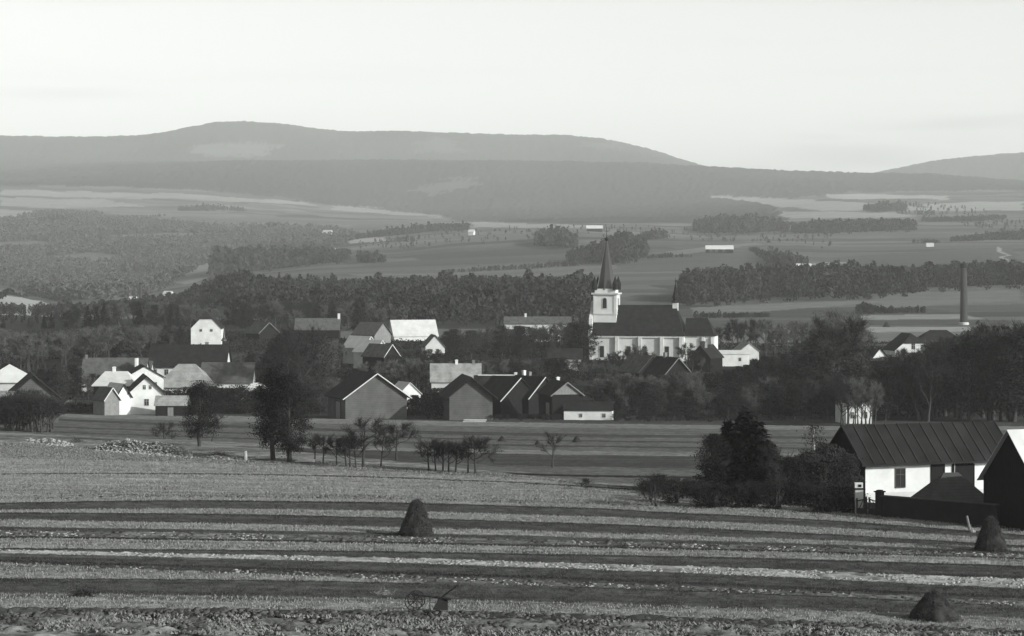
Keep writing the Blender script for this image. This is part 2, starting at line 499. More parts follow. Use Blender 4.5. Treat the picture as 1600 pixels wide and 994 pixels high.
# streaks left by plough and cart along the strips
stk = vnoise((XX + DD * 0.15) / 9.0, (DD - XX * 0.02) / 0.55, 91) * 0.6 + vnoise((XX) / 25.0, DD / 1.6, 92) * 0.4
fur = vnoise((XX + 30) / 60.0, (DD - XX * 0.035) / 1.05, 94) * 0.7 + vnoise(XX / 14.0, (DD - XX * 0.035) / 0.7, 95) * 0.3
tone = np.where(DD < 265, tone * np.clip(0.62 + 0.8 * fur, 0.55, 1.5), tone)
tone = np.where(DD < 480, tone * (0.75 + 0.5 * stk), tone * (0.9 + 0.2 * vnoise(XX / 120.0, DD / 14.0, 93)))
# clods and tufts of the near field
cl = vnoise(XX / 0.38, DD / 0.5, 61)
cl2 = vnoise(XX / 0.9, DD / 1.2, 62)
nr = DD < 480
ZZ = ZZ + np.where(nr, relief * ((cl - 0.5) * 1.4 + (cl2 - 0.5) * 1.6), 0.0)
tuft = np.clip((cl * 0.45 + cl2 * 0.55 - 0.5) * 3.2, -1, 1)
tone = np.where(nr & (mott >= 0), tone * np.clip(1 + mott * tuft, 0.3, 2.6), tone)
tone = np.where(nr & (mott < 0), tone * np.clip(1 - 0.85 * np.clip(-tuft * 2.0 - 0.2, 0, 1), 0.2, 1.2), tone)

nR, nC = XX.shape
idx = np.arange(nR * nC).reshape(nR, nC)
quads = np.stack([idx[:-1, :-1], idx[:-1, 1:], idx[1:, 1:], idx[1:, :-1]], -1).reshape(-1, 4)
gm = bpy.data.materials.new('soil_and_grass')
gm.use_nodes = True
n, l = gm.node_tree.nodes, gm.node_tree.links
bs = n['Principled BSDF']
bs.inputs['Roughness'].default_value = 0.95
bs.inputs['Specular IOR Level'].default_value = 0.0
an = n.new('ShaderNodeAttribute'); an.attribute_name = 'tone'
tc = n.new('ShaderNodeTexCoord')
n1 = n.new('ShaderNodeTexNoise'); n1.inputs['Scale'].default_value = 3.5; n1.inputs['Detail'].default_value = 5; n1.inputs['Roughness'].default_value = 0.7
n2 = n.new('ShaderNodeTexNoise'); n2.inputs['Scale'].default_value = 0.12; n2.inputs['Detail'].default_value = 4
l.new(tc.outputs['Object'], n1.inputs[0]); l.new(tc.outputs['Object'], n2.inputs[0])
def rng(src, a, b):
    m_ = n.new('ShaderNodeMapRange')
    m_.inputs[1].default_value = 0.25; m_.inputs[2].default_value = 0.75
    m_.inputs[3].default_value = a; m_.inputs[4].default_value = b
    l.new(src, m_.inputs[0]); return m_.outputs[0]
def mul(a, b):
    m_ = n.new('ShaderNodeMath'); m_.operation = 'MULTIPLY'
    l.new(a, m_.inputs[0]); l.new(b, m_.inputs[1]); return m_.outputs[0]
v = mul(mul(an.outputs['Fac'], rng(n1.outputs[0], 0.55, 1.45)), rng(n2.outputs[0], 0.85, 1.15))
vs_ = n.new('ShaderNodeVectorMath'); vs_.operation = 'SCALE'; vs_.inputs[0].default_value = (0.97, 1.0, 0.975)
l.new(v, vs_.inputs['Scale']); l.new(vs_.outputs[0], bs.inputs['Base Color'])
bp = n.new('ShaderNodeBump'); bp.inputs['Strength'].default_value = 0.7; bp.inputs['Distance'].default_value = 0.12
l.new(n1.outputs[0], bp.inputs['Height']); l.new(bp.outputs[0], bs.inputs['Normal'])
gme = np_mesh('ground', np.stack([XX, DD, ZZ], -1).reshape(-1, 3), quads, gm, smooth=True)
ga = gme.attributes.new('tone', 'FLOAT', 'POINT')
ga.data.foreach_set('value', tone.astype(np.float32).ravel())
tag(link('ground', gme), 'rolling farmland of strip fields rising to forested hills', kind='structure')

# ------------------------------------------------------------------ haze
hz = MB().box((0, 5300, 260), (11000, 10960, 940))
hm = bpy.data.materials.new('haze')
hm.use_nodes = True
hm.node_tree.nodes.clear()
ho = hm.node_tree.nodes.new('ShaderNodeOutputMaterial')
hv = hm.node_tree.nodes.new('ShaderNodeVolumePrincipled')
hv.inputs['Color'].default_value = (0.97, 1.0, 0.975, 1)
hv.inputs['Density'].default_value = 5.9e-5
hv.inputs['Anisotropy'].default_value = 0.0
hm.node_tree.links.new(hv.outputs[0], ho.inputs['Volume'])
tag(hz.build('haze', hm), 'thin autumn haze lying over the valley', kind='stuff')

# ------------------------------------------------------------------ stubble, clods and turf of the near field (nobody could count them)
def scatter_xy(n, D0, D1, px0=-120, px1=1720):
    D = np.sqrt(RNG.random(n) * (D1**2 - D0**2) + D0**2)
    p = RNG.random(n) * (px1 - px0) + px0
    return (p - 800) / F * D, D

def strip_of(x, D):
    """index of the strip under each point, -1 off the terrace"""
    z = zt(x, D)
    row = HOR - F * z / D + (vnoise(x / 6.0, D / 9.0, 21) - 0.5) * 1.2 + (RNG.random(len(x)) - 0.5) * 1.0
    p = np.clip(800 + F * x / D, -80, 1680)
    res = np.full(len(x), -1)
    br = np.interp(p, EDGE[0], EDGE[1])
    for k in range(len(STRIPS) - 1):
        sel = (row >= edge_row(STRIPS[k], p)) & (row < edge_row(STRIPS[k + 1], p)) & (D <= br + 4)
        if 'taper' and STRIPS[k][:3] == (880, 914, 947): sel &= p < 640
        res[sel] = k
    return res, z

def sprigs(x, y, z, h, w, lean=0.5, per=2):
    """upright slivers: each tuft is a few narrow triangles"""
    V, T = [], []
    n = len(x)
    for _ in range(per):
        a = RNG.random(n) * 2 * math.pi
        ww = w * (0.6 + 0.8 * RNG.random(n)); hh = h * (0.5 + RNG.random(n))
        ox = (RNG.random(n) - 0.5) * 0.2; oy = (RNG.random(n) - 0.5) * 0.2
        lx = (RNG.random(n) - 0.5) * lean * hh; ly = (RNG.random(n) - 0.5) * lean * hh
        V.append(np.stack([x + ox - np.cos(a) * ww, y + oy - np.sin(a) * ww, z - 0.03], -1))
        V.append(np.stack([x + ox + np.cos(a) * ww, y + oy + np.sin(a) * ww, z - 0.03], -1))
        V.append(np.stack([x + ox + lx, y + oy + ly, z + hh], -1))
    V = np.stack(V, 1)                       # n, 3*per, 3
    T = np.arange(n * 3 * per).reshape(-1, 3)
    return V.reshape(-1, 3), T

_oct = np.array([(1, 0, 0), (0, 1, 0), (-1, 0, 0), (0, -1, 0), (0, 0, 1), (0.7, 0.7, 0.6), (-0.7, 0.7, 0.55), (-0.7, -0.7, 0.6), (0.7, -0.7, 0.55)], float)
_octT = np.array([(0, 5, 4), (5, 1, 4), (1, 6, 4), (6, 2, 4), (2, 7, 4), (7, 3, 4), (3, 8, 4), (8, 0, 4), (0, 1, 5), (1, 2, 6), (2, 3, 7), (3, 0, 8)])
def lumps(x, y, z, s):
    n = len(x)
    v = _oct[None] * (0.65 + 0.7 * RNG.random((n, 9, 1))) * s[:, None, None]
    v[:, :, 2] *= 0.8
    a = RNG.random(n) * 6.28
    c, q = np.cos(a)[:, None], np.sin(a)[:, None]
    vx = v[:, :, 0] * c - v[:, :, 1] * q + x[:, None]
    vy = v[:, :, 0] * q + v[:, :, 1] * c + y[:, None]
    vz = v[:, :, 2] + z[:, None] - 0.03
    V = np.stack([vx, vy, vz], -1).reshape(-1, 3)
    T = (_octT[None] + (np.arange(n) * 9)[:, None, None]).reshape(-1, 3)
    return V, T

sx, sy = scatter_xy(620000, 112, 262)
sk, sz = strip_of(sx, sy)
cls = np.array([s[3] for s in STRIPS] + ['none'])[sk]
fu_ = vnoise((sx + 30) / 60.0, (sy - sx * 0.035) / 1.05, 94) * 0.7 + vnoise(sx / 14.0, (sy - sx * 0.035) / 0.7, 95) * 0.3
sel = (np.isin(cls, [L_, 'darkdots']) & (RNG.random(len(sx)) < 0.25 + 1.1 * fu_)) | (np.isin(cls, [M_]) & (RNG.random(len(sx)) < 0.45))
V, T = sprigs(sx[sel], sy[sel], sz[sel], 0.085, 0.028, 0.8)
tag(link('stubble', np_mesh('stubble', V, T, mat('stubble', 0.165, 0.8, 5.0))), 'pale stubble standing on the light strips of the near field', 'stubble', kind='stuff')
sel = np.isin(cls, [D_, K_]) & (RNG.random(len(sx)) < 0.6)
V, T = sprigs(sx[sel], sy[sel], sz[sel], 0.06, 0.025, 0.8)
tag(link('turf', np_mesh('turf', V, T, mat('turf', 0.045, 0.5, 6.0))), 'short dark grass on the strips between the stubble', 'grass', kind='stuff')
cx, cy = scatter_xy(260000, 112, 262)
ck, cz = strip_of(cx, cy)
ccl = np.array([s[3] for s in STRIPS] + ['none'])[ck]
patch = vnoise(cx / 1.6, cy / 3.0, 71)
sel = ((ccl == W_) & (patch > 0.25)) | ((ccl == 'dots') & (patch > 0.45) & (RNG.random(len(cx)) < 0.4))
V, T = lumps(cx[sel], cy[sel], cz[sel], 0.05 + 0.08 * RNG.random(sel.sum()) ** 2)
tag(link('chalky_clods', np_mesh('chalky_clods', V, T, mat('pale_clod', 0.21, 0.5, 5.0))), 'pale clods and leaves lying along the narrow bright strips', 'clods', kind='stuff')
sel = ((ccl == 'clods') & (patch < .55) & (RNG.random(len(cx)) < .5)) | (ccl == 'clodrow') | ((ccl == 'darkdots') & (RNG.random(len(cx)) < 0.22)) | ((ccl == 'dots') & (RNG.random(len(cx)) < 0.3))
V, T = lumps(cx[sel], cy[sel], cz[sel], 0.05 + 0.15 * RNG.random(sel.sum()) ** 3)
tag(link('dark_clods', np_mesh('dark_clods', V, T, mat('dark_clod', 0.06, 0.8, 0.7))), 'rough dark clods of the turned soil nearest the camera', 'clods', kind='stuff')
sel = (ccl == 'clods') & (patch > 0.45)
V, T = sprigs(cx[sel] + 0.1, cy[sel], cz[sel] + 0.06, 0.10, 0.09, 2.5)
tag(link('root_leaves', np_mesh('root_leaves', V, T, mat('root_leaf', 0.13, 0.7, 1.2))), 'wilted pale leaves scattered over the rough front soil', 'leaves', kind='stuff')

# ------------------------------------------------------------------ materials
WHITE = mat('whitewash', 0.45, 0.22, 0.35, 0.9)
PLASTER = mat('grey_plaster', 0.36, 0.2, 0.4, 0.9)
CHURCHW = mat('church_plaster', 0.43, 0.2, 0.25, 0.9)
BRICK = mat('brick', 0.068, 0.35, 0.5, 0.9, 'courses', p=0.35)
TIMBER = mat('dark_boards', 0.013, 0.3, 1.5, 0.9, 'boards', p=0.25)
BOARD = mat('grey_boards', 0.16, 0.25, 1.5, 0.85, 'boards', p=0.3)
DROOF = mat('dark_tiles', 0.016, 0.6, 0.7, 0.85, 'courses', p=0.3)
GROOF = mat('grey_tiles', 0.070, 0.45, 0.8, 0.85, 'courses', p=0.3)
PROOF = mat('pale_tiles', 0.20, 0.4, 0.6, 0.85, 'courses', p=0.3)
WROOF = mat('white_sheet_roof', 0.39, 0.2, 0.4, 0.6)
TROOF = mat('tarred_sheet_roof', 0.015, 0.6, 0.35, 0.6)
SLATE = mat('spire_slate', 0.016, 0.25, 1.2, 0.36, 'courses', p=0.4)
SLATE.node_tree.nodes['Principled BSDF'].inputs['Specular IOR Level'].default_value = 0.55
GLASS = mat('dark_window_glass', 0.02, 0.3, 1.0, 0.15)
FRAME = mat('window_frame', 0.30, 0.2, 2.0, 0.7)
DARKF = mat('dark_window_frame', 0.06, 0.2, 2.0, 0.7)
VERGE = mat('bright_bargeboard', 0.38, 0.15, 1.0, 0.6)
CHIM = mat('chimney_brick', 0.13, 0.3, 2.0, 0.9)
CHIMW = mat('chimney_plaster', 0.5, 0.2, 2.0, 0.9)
IRON = mat('dark_iron', 0.02, 0.2, 2.0, 0.5)
STONE = mat('pale_fieldstone', 0.24, 0.9, 2.2, 0.9)
HAY = mat('old_hay', 0.026, 0.5, 3.0, 0.95, bump=0.05)
STRAW = mat('hay_straw', 0.040, 0.5, 2.0, 0.95)
BARK = mat('bark', 0.035, 0.4, 3.0, 0.95)
BIRCH = mat('birch_bark', 0.45, 0.6, 4.0, 0.8)
TWIG = leafmat('bare_twigs', 0.021, 0.4)
TWIGP = leafmat('pale_twigs', 0.075, 0.4)
LEAFD = leafmat('dark_leaves', 0.015, 0.5)
LEAFM = leafmat('autumn_leaves', 0.030, 0.5)
NEEDLE = leafmat('fir_needles', 0.011, 0.5)
WOODD = leafmat('wood_foliage', 0.024, 0.8, 0.12)

# ------------------------------------------------------------------ houses
def house(name, label, cat, px, D, w, d, hw, hr, rot, wall, roof, over=0.4, anchor=(0, 0), hip=0.0, clip=0.0, vside=(-1, 1),
          wins=(), doors=(), chims=(), verge=None, gable=None, dz=0.0, group=None, roofname='roof', th=0.16, fm=None):
    p = at(px, D)
    Mr = Matrix.Rotation(R(rot), 3, 'Z')
    o = Mr @ Vector((anchor[0], anchor[1], 0))
    x0, y0 = p.x - o.x, p.y - o.y
    root = empty(name, (x0, y0, p.z + dz), R(rot))
    tag(root, label, cat, group)
    a, b = w / 2, d / 2
    wm = MB()
    if hip > 0:
        wm.box((0, 0, hw / 2 - 0.5), (w, d, hw + 1.0))
    elif clip > 0:
        t = clip / hr; ca = a * t
        wm.prism_y([(-a, -1), (a, -1), (a, hw), (ca, hw + hr - clip), (-ca, hw + hr - clip), (-a, hw)], -b, b)
    else:
        wm.prism_y([(-a, -1), (a, -1), (a, hw), (0, hw + hr), (-a, hw)], -b, b)
    wm.build('wall', wall, root)
    rm = MB(); e = 0.02
    k = hr / a
    eo = a + over; ze = hw - over * k
    if hip > 0:
        lo, hi = hw - over * k * 0.6 + e, hw + hr + e
        vs = [(-eo, -b - over, lo), (eo, -b - over, lo), (eo, b + over, lo), (-eo, b + over, lo), (0, -b + hip, hi), (0, b - hip, hi)]
        vs += [(v[0], v[1], v[2] - th) for v in vs[:4]]
        rm.poly(vs, [(0, 1, 4), (1, 2, 5, 4), (2, 3, 5), (3, 0, 4, 5), (0, 6, 7, 1), (1, 7, 8, 2), (2, 8, 9, 3), (3, 9, 6, 0), (9, 8, 7, 6)])
    elif clip > 0:
        t = clip / hr; ca = a * t; zc = hw + hr - clip
        for s in (-1, 1):
            yb = s * (b + over)
            pass
        y1 = b + over; zi = hw + hr + e + th
        cz_ = zc + e + th
        vs = [(-eo, -y1, ze + e + th), (eo, -y1, ze + e + th), (eo, y1, ze + e + th), (-eo, y1, ze + e + th),
              (-ca, -y1, cz_), (ca, -y1, cz_), (0, -y1 + clip * 0.9, zi), (0, y1, zi)]
        nv = len(vs)
        vs += [(v[0], v[1], v[2] - th) for v in vs]
        fs = [(0, 3, 7, 6, 4), (1, 5, 6, 7, 2), (4, 6, 5)]
        fs += [tuple(i + nv for i in reversed(f)) for f in fs]
        edge = [(0, 4), (4, 5), (5, 1), (1, 2), (2, 7), (7, 3), (3, 0)]
        fs += [(i, i + nv, j + nv, j) for i, j in edge]
        rm.poly(vs, fs)
    else:
        rm.prism_y([(eo, ze + e + th), (0, hw + hr + e + th), (-eo, ze + e + th), (-eo, ze + e), (0, hw + hr + e), (eo, ze + e)][::-1], -b - over, b + over)
    ro = rm.build(roofname, roof, root)
    if verge:
        vm_ = MB()
        for s in vside:
            L = math.hypot(eo, hw + hr - ze)
            ang = math.atan2(hw + hr - ze, eo)
            c = (s * eo / 2, -b - over - 0.06, (ze + hw + hr) / 2 + e + th * 0.4)
            vm_.box(c, (L, 0.10, 0.19), ry=s * ang)
        vm_.build('bargeboard', verge, ro)
    if gable:
        gb = MB().prism_y([(-a * 0.98, hw + 0.02), (a * 0.98, hw + 0.02), (0, hw + hr * 0.985)], -b - 0.06, -b + 0.01)
        gb.build('gable_boarding', gable, root)
    def face(f, u, z):
        return {'F': ((u, -b, z), 0.0), 'B': ((u, b, z), math.pi), 'L': ((-a, -u, z), -math.pi / 2), 'R': ((a, u, z), math.pi / 2)}[f]
    for (f, u, z, ww, wh) in wins:
        c, rz = face(f, u, z)
        wp = bpy.data.objects  # local frame at the wall, -y outwards
        m = MB(); t = 0.07
        m.box((-ww / 2, -0.02, 0), (t, 0.09, wh + t)); m.box((ww / 2, -0.02, 0), (t, 0.09, wh + t))
        m.box((0, -0.02, wh / 2), (ww - t, 0.085, t)); m.box((0, -0.03, -wh / 2 - 0.01), (ww - t, 0.14, t))
        m.box((0, -0.025, 0), (0.05, 0.06, wh - t)); m.box((0, -0.028, wh * 0.18), (ww - t, 0.055, 0.05))
        wo = m.build('window', fm or FRAME, root, c); wo.rotation_euler = (0, 0, rz)
        MB().box((0, -0.012, 0), (ww, 0.02, wh)).build('pane', GLASS, wo)
    for (f, u, ww, wh, dm) in doors:
        c, rz = face(f, u, 0)
        m = MB()
        m.box((0, -0.04, wh / 2), (ww, 0.06, wh))
        do = m.build('door', dm, root, c); do.rotation_euler = (0, 0, rz)
        f_ = MB(); f_.box((-ww / 2 - 0.05, -0.05, wh / 2), (0.1, 0.1, wh + 0.1)); f_.box((ww / 2 + 0.05, -0.05, wh / 2), (0.1, 0.1, wh + 0.1)); f_.box((0, -0.05, wh + 0.05), (ww, 0.1, 0.1))
        f_.build('door_frame', TIMBER, do)
    for (u, v_, ch, cw, cm_) in chims:
        zc = hw + hr - abs(u) * k
        m = MB(); m.box((u, v_, zc + ch / 2 - 0.5), (cw, cw, ch + 1.0)); m.box((u, v_, zc + ch + 0.06), (cw * 1.25, cw * 1.25, 0.12)); m.box((u, v_, zc + ch + 0.16), (cw * 0.7, cw * 0.7, 0.08))
        m.build('chimney', cm_, ro)
    return root

def H(rows, D): return rows / F * D

# -- left edge
house('barn', 'brick gabled barn at the far left behind bare bushes, its wall in soft light', 'barn', 52, 425, 9.2, 13, 4.6, 4.0, 14, BRICK, DROOF, 0.6, anchor=(0, -6.5), verge=TIMBER)
house('house', 'house at the left edge with a bright white hipped roof', 'house', 14, 455, 9.5, 9.5, 7.4, 3.0, 8, PLASTER, WROOF, 0.5, hip=3.2, wins=[('F', -2, 5, .9, 1.3), ('F', 2, 5, .9, 1.3)])
house('lean_to', 'small lean-to with a pale sunlit roof in front of the far left barn', 'shed', 20, 418, 4.2, 5.0, 4.2, 1.6, 62, TIMBER, PROOF, 0.3)
house('long_house', 'long low house with a grey tiled roof behind the white gabled house at left', 'house', 181, 542, 8, 14.5, 4.0, 3.8, 90, PLASTER, GROOF, 0.4, wins=[('L', -5, 3, 1, 1.3), ('L', -1.5, 3, 1, 1.3), ('L', 2, 3, 1, 1.3)], chims=[(0, 6.9, .7, .5, CHIM)])
house('house', 'grey roofed house end with a tall white firewall, beside the long grey roof', 'house', 222, 548, 8, 4.6, 3.6, 3.2, 90, PLASTER, GROOF, 0.3, wins=[('L', 0, 3, 1, 1.3)])
MBf = MB().box((0, 0, 5), (0.45, 2.6, 10.6)); fw = MBf.build('firewall', WHITE, None, at(213.5, 538, -2.2)); tag(fw, 'narrow white firewall standing up between two grey roofs', 'wall')
house('townhouse', 'large house with a broad dark roof and white walls behind the hipped cottage', 'house', 297, 568, 11, 18.5, 5.0, 4.8, 90, WHITE, DROOF, 0.5, wins=[('L', -7.8, 3.4, 1.0, 1.4), ('L', -5, 3.4, 1.0, 1.4), ('L', 1, 3.4, 1.0, 1.4)], chims=[(1, -4, 1.4, .8, CHIM)])
# -- the white house group
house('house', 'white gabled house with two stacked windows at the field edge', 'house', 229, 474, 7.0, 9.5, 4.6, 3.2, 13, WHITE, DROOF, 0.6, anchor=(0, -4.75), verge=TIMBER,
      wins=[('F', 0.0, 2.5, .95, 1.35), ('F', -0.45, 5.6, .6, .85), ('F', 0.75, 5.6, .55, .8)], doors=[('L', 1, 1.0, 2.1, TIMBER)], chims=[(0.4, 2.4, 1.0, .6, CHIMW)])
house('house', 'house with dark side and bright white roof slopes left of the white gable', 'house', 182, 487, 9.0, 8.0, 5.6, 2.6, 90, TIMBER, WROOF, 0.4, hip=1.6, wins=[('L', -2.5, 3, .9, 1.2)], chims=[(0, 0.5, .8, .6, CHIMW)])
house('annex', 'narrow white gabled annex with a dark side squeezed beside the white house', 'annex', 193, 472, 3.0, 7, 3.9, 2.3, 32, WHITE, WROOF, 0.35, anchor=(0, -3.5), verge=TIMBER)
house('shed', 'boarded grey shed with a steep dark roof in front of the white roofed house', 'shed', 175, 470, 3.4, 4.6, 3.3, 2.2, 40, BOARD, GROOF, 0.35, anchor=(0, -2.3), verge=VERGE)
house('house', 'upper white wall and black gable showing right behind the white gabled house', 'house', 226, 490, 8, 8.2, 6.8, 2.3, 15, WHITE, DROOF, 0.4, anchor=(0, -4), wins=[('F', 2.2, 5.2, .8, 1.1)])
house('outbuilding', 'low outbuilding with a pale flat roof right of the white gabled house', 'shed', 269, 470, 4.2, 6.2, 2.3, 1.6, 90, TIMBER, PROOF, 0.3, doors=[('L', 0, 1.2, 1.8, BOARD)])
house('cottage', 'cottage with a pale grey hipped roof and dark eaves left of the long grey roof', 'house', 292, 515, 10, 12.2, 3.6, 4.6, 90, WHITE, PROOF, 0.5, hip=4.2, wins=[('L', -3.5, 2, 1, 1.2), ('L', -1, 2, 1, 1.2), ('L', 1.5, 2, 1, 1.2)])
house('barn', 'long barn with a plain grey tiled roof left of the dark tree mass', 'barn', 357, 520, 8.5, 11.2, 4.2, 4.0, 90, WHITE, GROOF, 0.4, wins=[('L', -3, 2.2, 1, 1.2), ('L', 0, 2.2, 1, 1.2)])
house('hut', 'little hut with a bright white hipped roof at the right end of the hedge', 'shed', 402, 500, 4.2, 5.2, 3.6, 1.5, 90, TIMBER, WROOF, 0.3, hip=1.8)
house('house', 'tall white house with a clipped gable and two small windows above the village', 'house', 322, 705, 9.2, 12, 5.6, 4.8, 3, WHITE, DROOF, 0.25, anchor=(0, -6), clip=2.0, wins=[('F', -1.6, 5.0, .8, .8), ('F', 1.6, 5.0, .8, .8)])
# chapel turret
def chapel():
    p = at(350, 620)
    root = tag(empty('chapel', p), 'small chapel with a dark needle turret right of the broad dark roof', 'chapel')
    MB().box((0, 0, 1.5), (3.4, 4.4, 5.0)).build('wall', WHITE, root)
    ro = MB().lathe([(3.0, 3.9), (0.75, 6.9), (0.6, 7.2)], n=4, ph=math.pi / 4).build('roof', DROOF, root)
    t = MB().lathe([(0.5, 7.1), (0.5, 8.0)], n=8).build('turret', DROOF, ro)
    MB().lathe([(0.8, 8.0), (0.75, 8.3), (0.35, 8.9), (0.25, 9.6), (0.05, 12.0)], n=8).build('spire', SLATE, t)
    MB().box((0.6, -2.22, 2.2), (0.6, 0.08, 1.3)).build('window', GLASS, root)
chapel()
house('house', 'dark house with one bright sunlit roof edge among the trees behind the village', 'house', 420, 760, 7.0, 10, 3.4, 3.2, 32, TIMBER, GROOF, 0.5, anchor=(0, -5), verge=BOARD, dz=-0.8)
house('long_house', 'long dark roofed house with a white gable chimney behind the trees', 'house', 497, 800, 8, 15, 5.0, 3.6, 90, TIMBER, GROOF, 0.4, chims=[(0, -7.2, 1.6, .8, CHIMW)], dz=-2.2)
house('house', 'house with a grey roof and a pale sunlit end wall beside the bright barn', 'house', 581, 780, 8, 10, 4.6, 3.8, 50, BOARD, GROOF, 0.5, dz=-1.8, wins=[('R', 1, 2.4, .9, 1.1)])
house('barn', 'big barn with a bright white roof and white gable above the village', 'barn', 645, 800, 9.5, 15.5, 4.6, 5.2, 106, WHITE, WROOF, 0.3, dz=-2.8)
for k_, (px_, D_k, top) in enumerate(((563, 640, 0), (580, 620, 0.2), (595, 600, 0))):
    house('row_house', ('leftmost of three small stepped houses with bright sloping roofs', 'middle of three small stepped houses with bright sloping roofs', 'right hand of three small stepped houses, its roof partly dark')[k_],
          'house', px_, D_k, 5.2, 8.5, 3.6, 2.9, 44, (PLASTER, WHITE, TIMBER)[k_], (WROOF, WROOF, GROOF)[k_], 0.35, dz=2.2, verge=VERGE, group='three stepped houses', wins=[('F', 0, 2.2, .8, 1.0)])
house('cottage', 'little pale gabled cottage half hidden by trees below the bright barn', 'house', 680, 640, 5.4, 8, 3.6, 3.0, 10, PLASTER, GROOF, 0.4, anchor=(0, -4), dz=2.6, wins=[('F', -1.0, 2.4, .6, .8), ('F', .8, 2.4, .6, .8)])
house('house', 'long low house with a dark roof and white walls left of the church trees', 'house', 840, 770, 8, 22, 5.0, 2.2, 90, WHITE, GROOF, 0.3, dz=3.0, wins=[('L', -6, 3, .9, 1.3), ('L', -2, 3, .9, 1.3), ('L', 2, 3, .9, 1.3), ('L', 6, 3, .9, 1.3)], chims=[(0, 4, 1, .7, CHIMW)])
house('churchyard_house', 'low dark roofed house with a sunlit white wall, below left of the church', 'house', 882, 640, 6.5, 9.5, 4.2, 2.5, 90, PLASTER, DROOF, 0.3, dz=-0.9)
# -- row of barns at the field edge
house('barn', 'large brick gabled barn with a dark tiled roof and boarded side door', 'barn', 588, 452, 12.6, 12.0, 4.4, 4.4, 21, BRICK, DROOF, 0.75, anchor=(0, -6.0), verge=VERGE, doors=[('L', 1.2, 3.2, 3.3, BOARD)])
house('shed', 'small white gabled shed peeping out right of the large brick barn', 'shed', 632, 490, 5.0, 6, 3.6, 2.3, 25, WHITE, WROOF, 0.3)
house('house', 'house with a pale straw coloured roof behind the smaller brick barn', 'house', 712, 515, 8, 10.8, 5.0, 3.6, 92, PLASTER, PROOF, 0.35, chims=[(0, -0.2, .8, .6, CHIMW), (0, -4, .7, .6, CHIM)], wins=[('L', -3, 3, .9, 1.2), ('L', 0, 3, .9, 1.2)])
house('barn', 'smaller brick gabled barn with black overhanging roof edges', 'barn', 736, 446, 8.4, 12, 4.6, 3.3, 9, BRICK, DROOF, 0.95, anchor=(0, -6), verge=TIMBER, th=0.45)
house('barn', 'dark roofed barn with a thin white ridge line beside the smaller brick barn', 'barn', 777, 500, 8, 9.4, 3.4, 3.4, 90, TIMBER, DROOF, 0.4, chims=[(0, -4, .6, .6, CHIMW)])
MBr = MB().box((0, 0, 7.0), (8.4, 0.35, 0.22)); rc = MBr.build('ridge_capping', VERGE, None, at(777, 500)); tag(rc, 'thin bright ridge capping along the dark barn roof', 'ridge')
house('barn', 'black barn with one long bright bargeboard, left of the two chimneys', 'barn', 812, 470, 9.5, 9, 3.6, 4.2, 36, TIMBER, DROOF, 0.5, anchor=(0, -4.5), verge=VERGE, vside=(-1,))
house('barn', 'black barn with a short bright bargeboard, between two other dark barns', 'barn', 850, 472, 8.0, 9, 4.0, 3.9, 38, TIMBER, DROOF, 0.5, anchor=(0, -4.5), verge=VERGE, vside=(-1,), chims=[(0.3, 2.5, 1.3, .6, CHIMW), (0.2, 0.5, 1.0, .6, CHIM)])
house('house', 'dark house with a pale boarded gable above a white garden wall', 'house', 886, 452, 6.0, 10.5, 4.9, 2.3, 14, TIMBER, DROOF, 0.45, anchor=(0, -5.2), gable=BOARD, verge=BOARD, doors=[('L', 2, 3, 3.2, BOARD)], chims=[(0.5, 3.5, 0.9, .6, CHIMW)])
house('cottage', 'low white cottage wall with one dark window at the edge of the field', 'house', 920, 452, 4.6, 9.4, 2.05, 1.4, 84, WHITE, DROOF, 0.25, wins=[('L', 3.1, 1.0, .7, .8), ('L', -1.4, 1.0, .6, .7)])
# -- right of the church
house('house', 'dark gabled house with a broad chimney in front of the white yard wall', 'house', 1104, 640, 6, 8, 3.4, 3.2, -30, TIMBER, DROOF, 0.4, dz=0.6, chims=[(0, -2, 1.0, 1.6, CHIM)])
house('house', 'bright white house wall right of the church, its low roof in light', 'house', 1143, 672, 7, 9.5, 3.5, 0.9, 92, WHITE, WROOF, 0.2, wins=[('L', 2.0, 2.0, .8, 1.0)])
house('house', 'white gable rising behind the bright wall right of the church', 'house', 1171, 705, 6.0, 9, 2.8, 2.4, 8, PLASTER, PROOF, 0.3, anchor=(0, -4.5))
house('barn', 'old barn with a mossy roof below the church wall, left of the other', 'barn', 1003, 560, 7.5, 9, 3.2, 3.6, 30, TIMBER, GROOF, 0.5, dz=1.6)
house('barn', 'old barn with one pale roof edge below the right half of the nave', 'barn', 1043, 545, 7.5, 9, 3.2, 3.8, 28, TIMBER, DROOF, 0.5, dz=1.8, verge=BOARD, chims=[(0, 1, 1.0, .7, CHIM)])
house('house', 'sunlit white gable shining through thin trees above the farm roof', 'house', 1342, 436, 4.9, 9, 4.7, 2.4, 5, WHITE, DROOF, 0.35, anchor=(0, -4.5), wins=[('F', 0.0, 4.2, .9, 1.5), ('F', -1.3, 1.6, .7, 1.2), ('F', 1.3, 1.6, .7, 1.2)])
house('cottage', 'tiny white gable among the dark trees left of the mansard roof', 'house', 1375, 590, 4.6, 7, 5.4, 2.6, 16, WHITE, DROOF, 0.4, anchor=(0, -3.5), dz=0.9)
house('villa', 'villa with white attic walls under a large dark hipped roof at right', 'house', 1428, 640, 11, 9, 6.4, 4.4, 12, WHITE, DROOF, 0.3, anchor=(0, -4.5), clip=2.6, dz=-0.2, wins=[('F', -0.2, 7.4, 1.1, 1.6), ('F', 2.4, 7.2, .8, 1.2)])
house('manor', 'large dark hipped roof standing over the trees below the brickworks chimney', 'house', 1466, 690, 12, 17, 5.2, 4.4, 90, PLASTER, DROOF, 0.5, hip=6, dz=0.5)
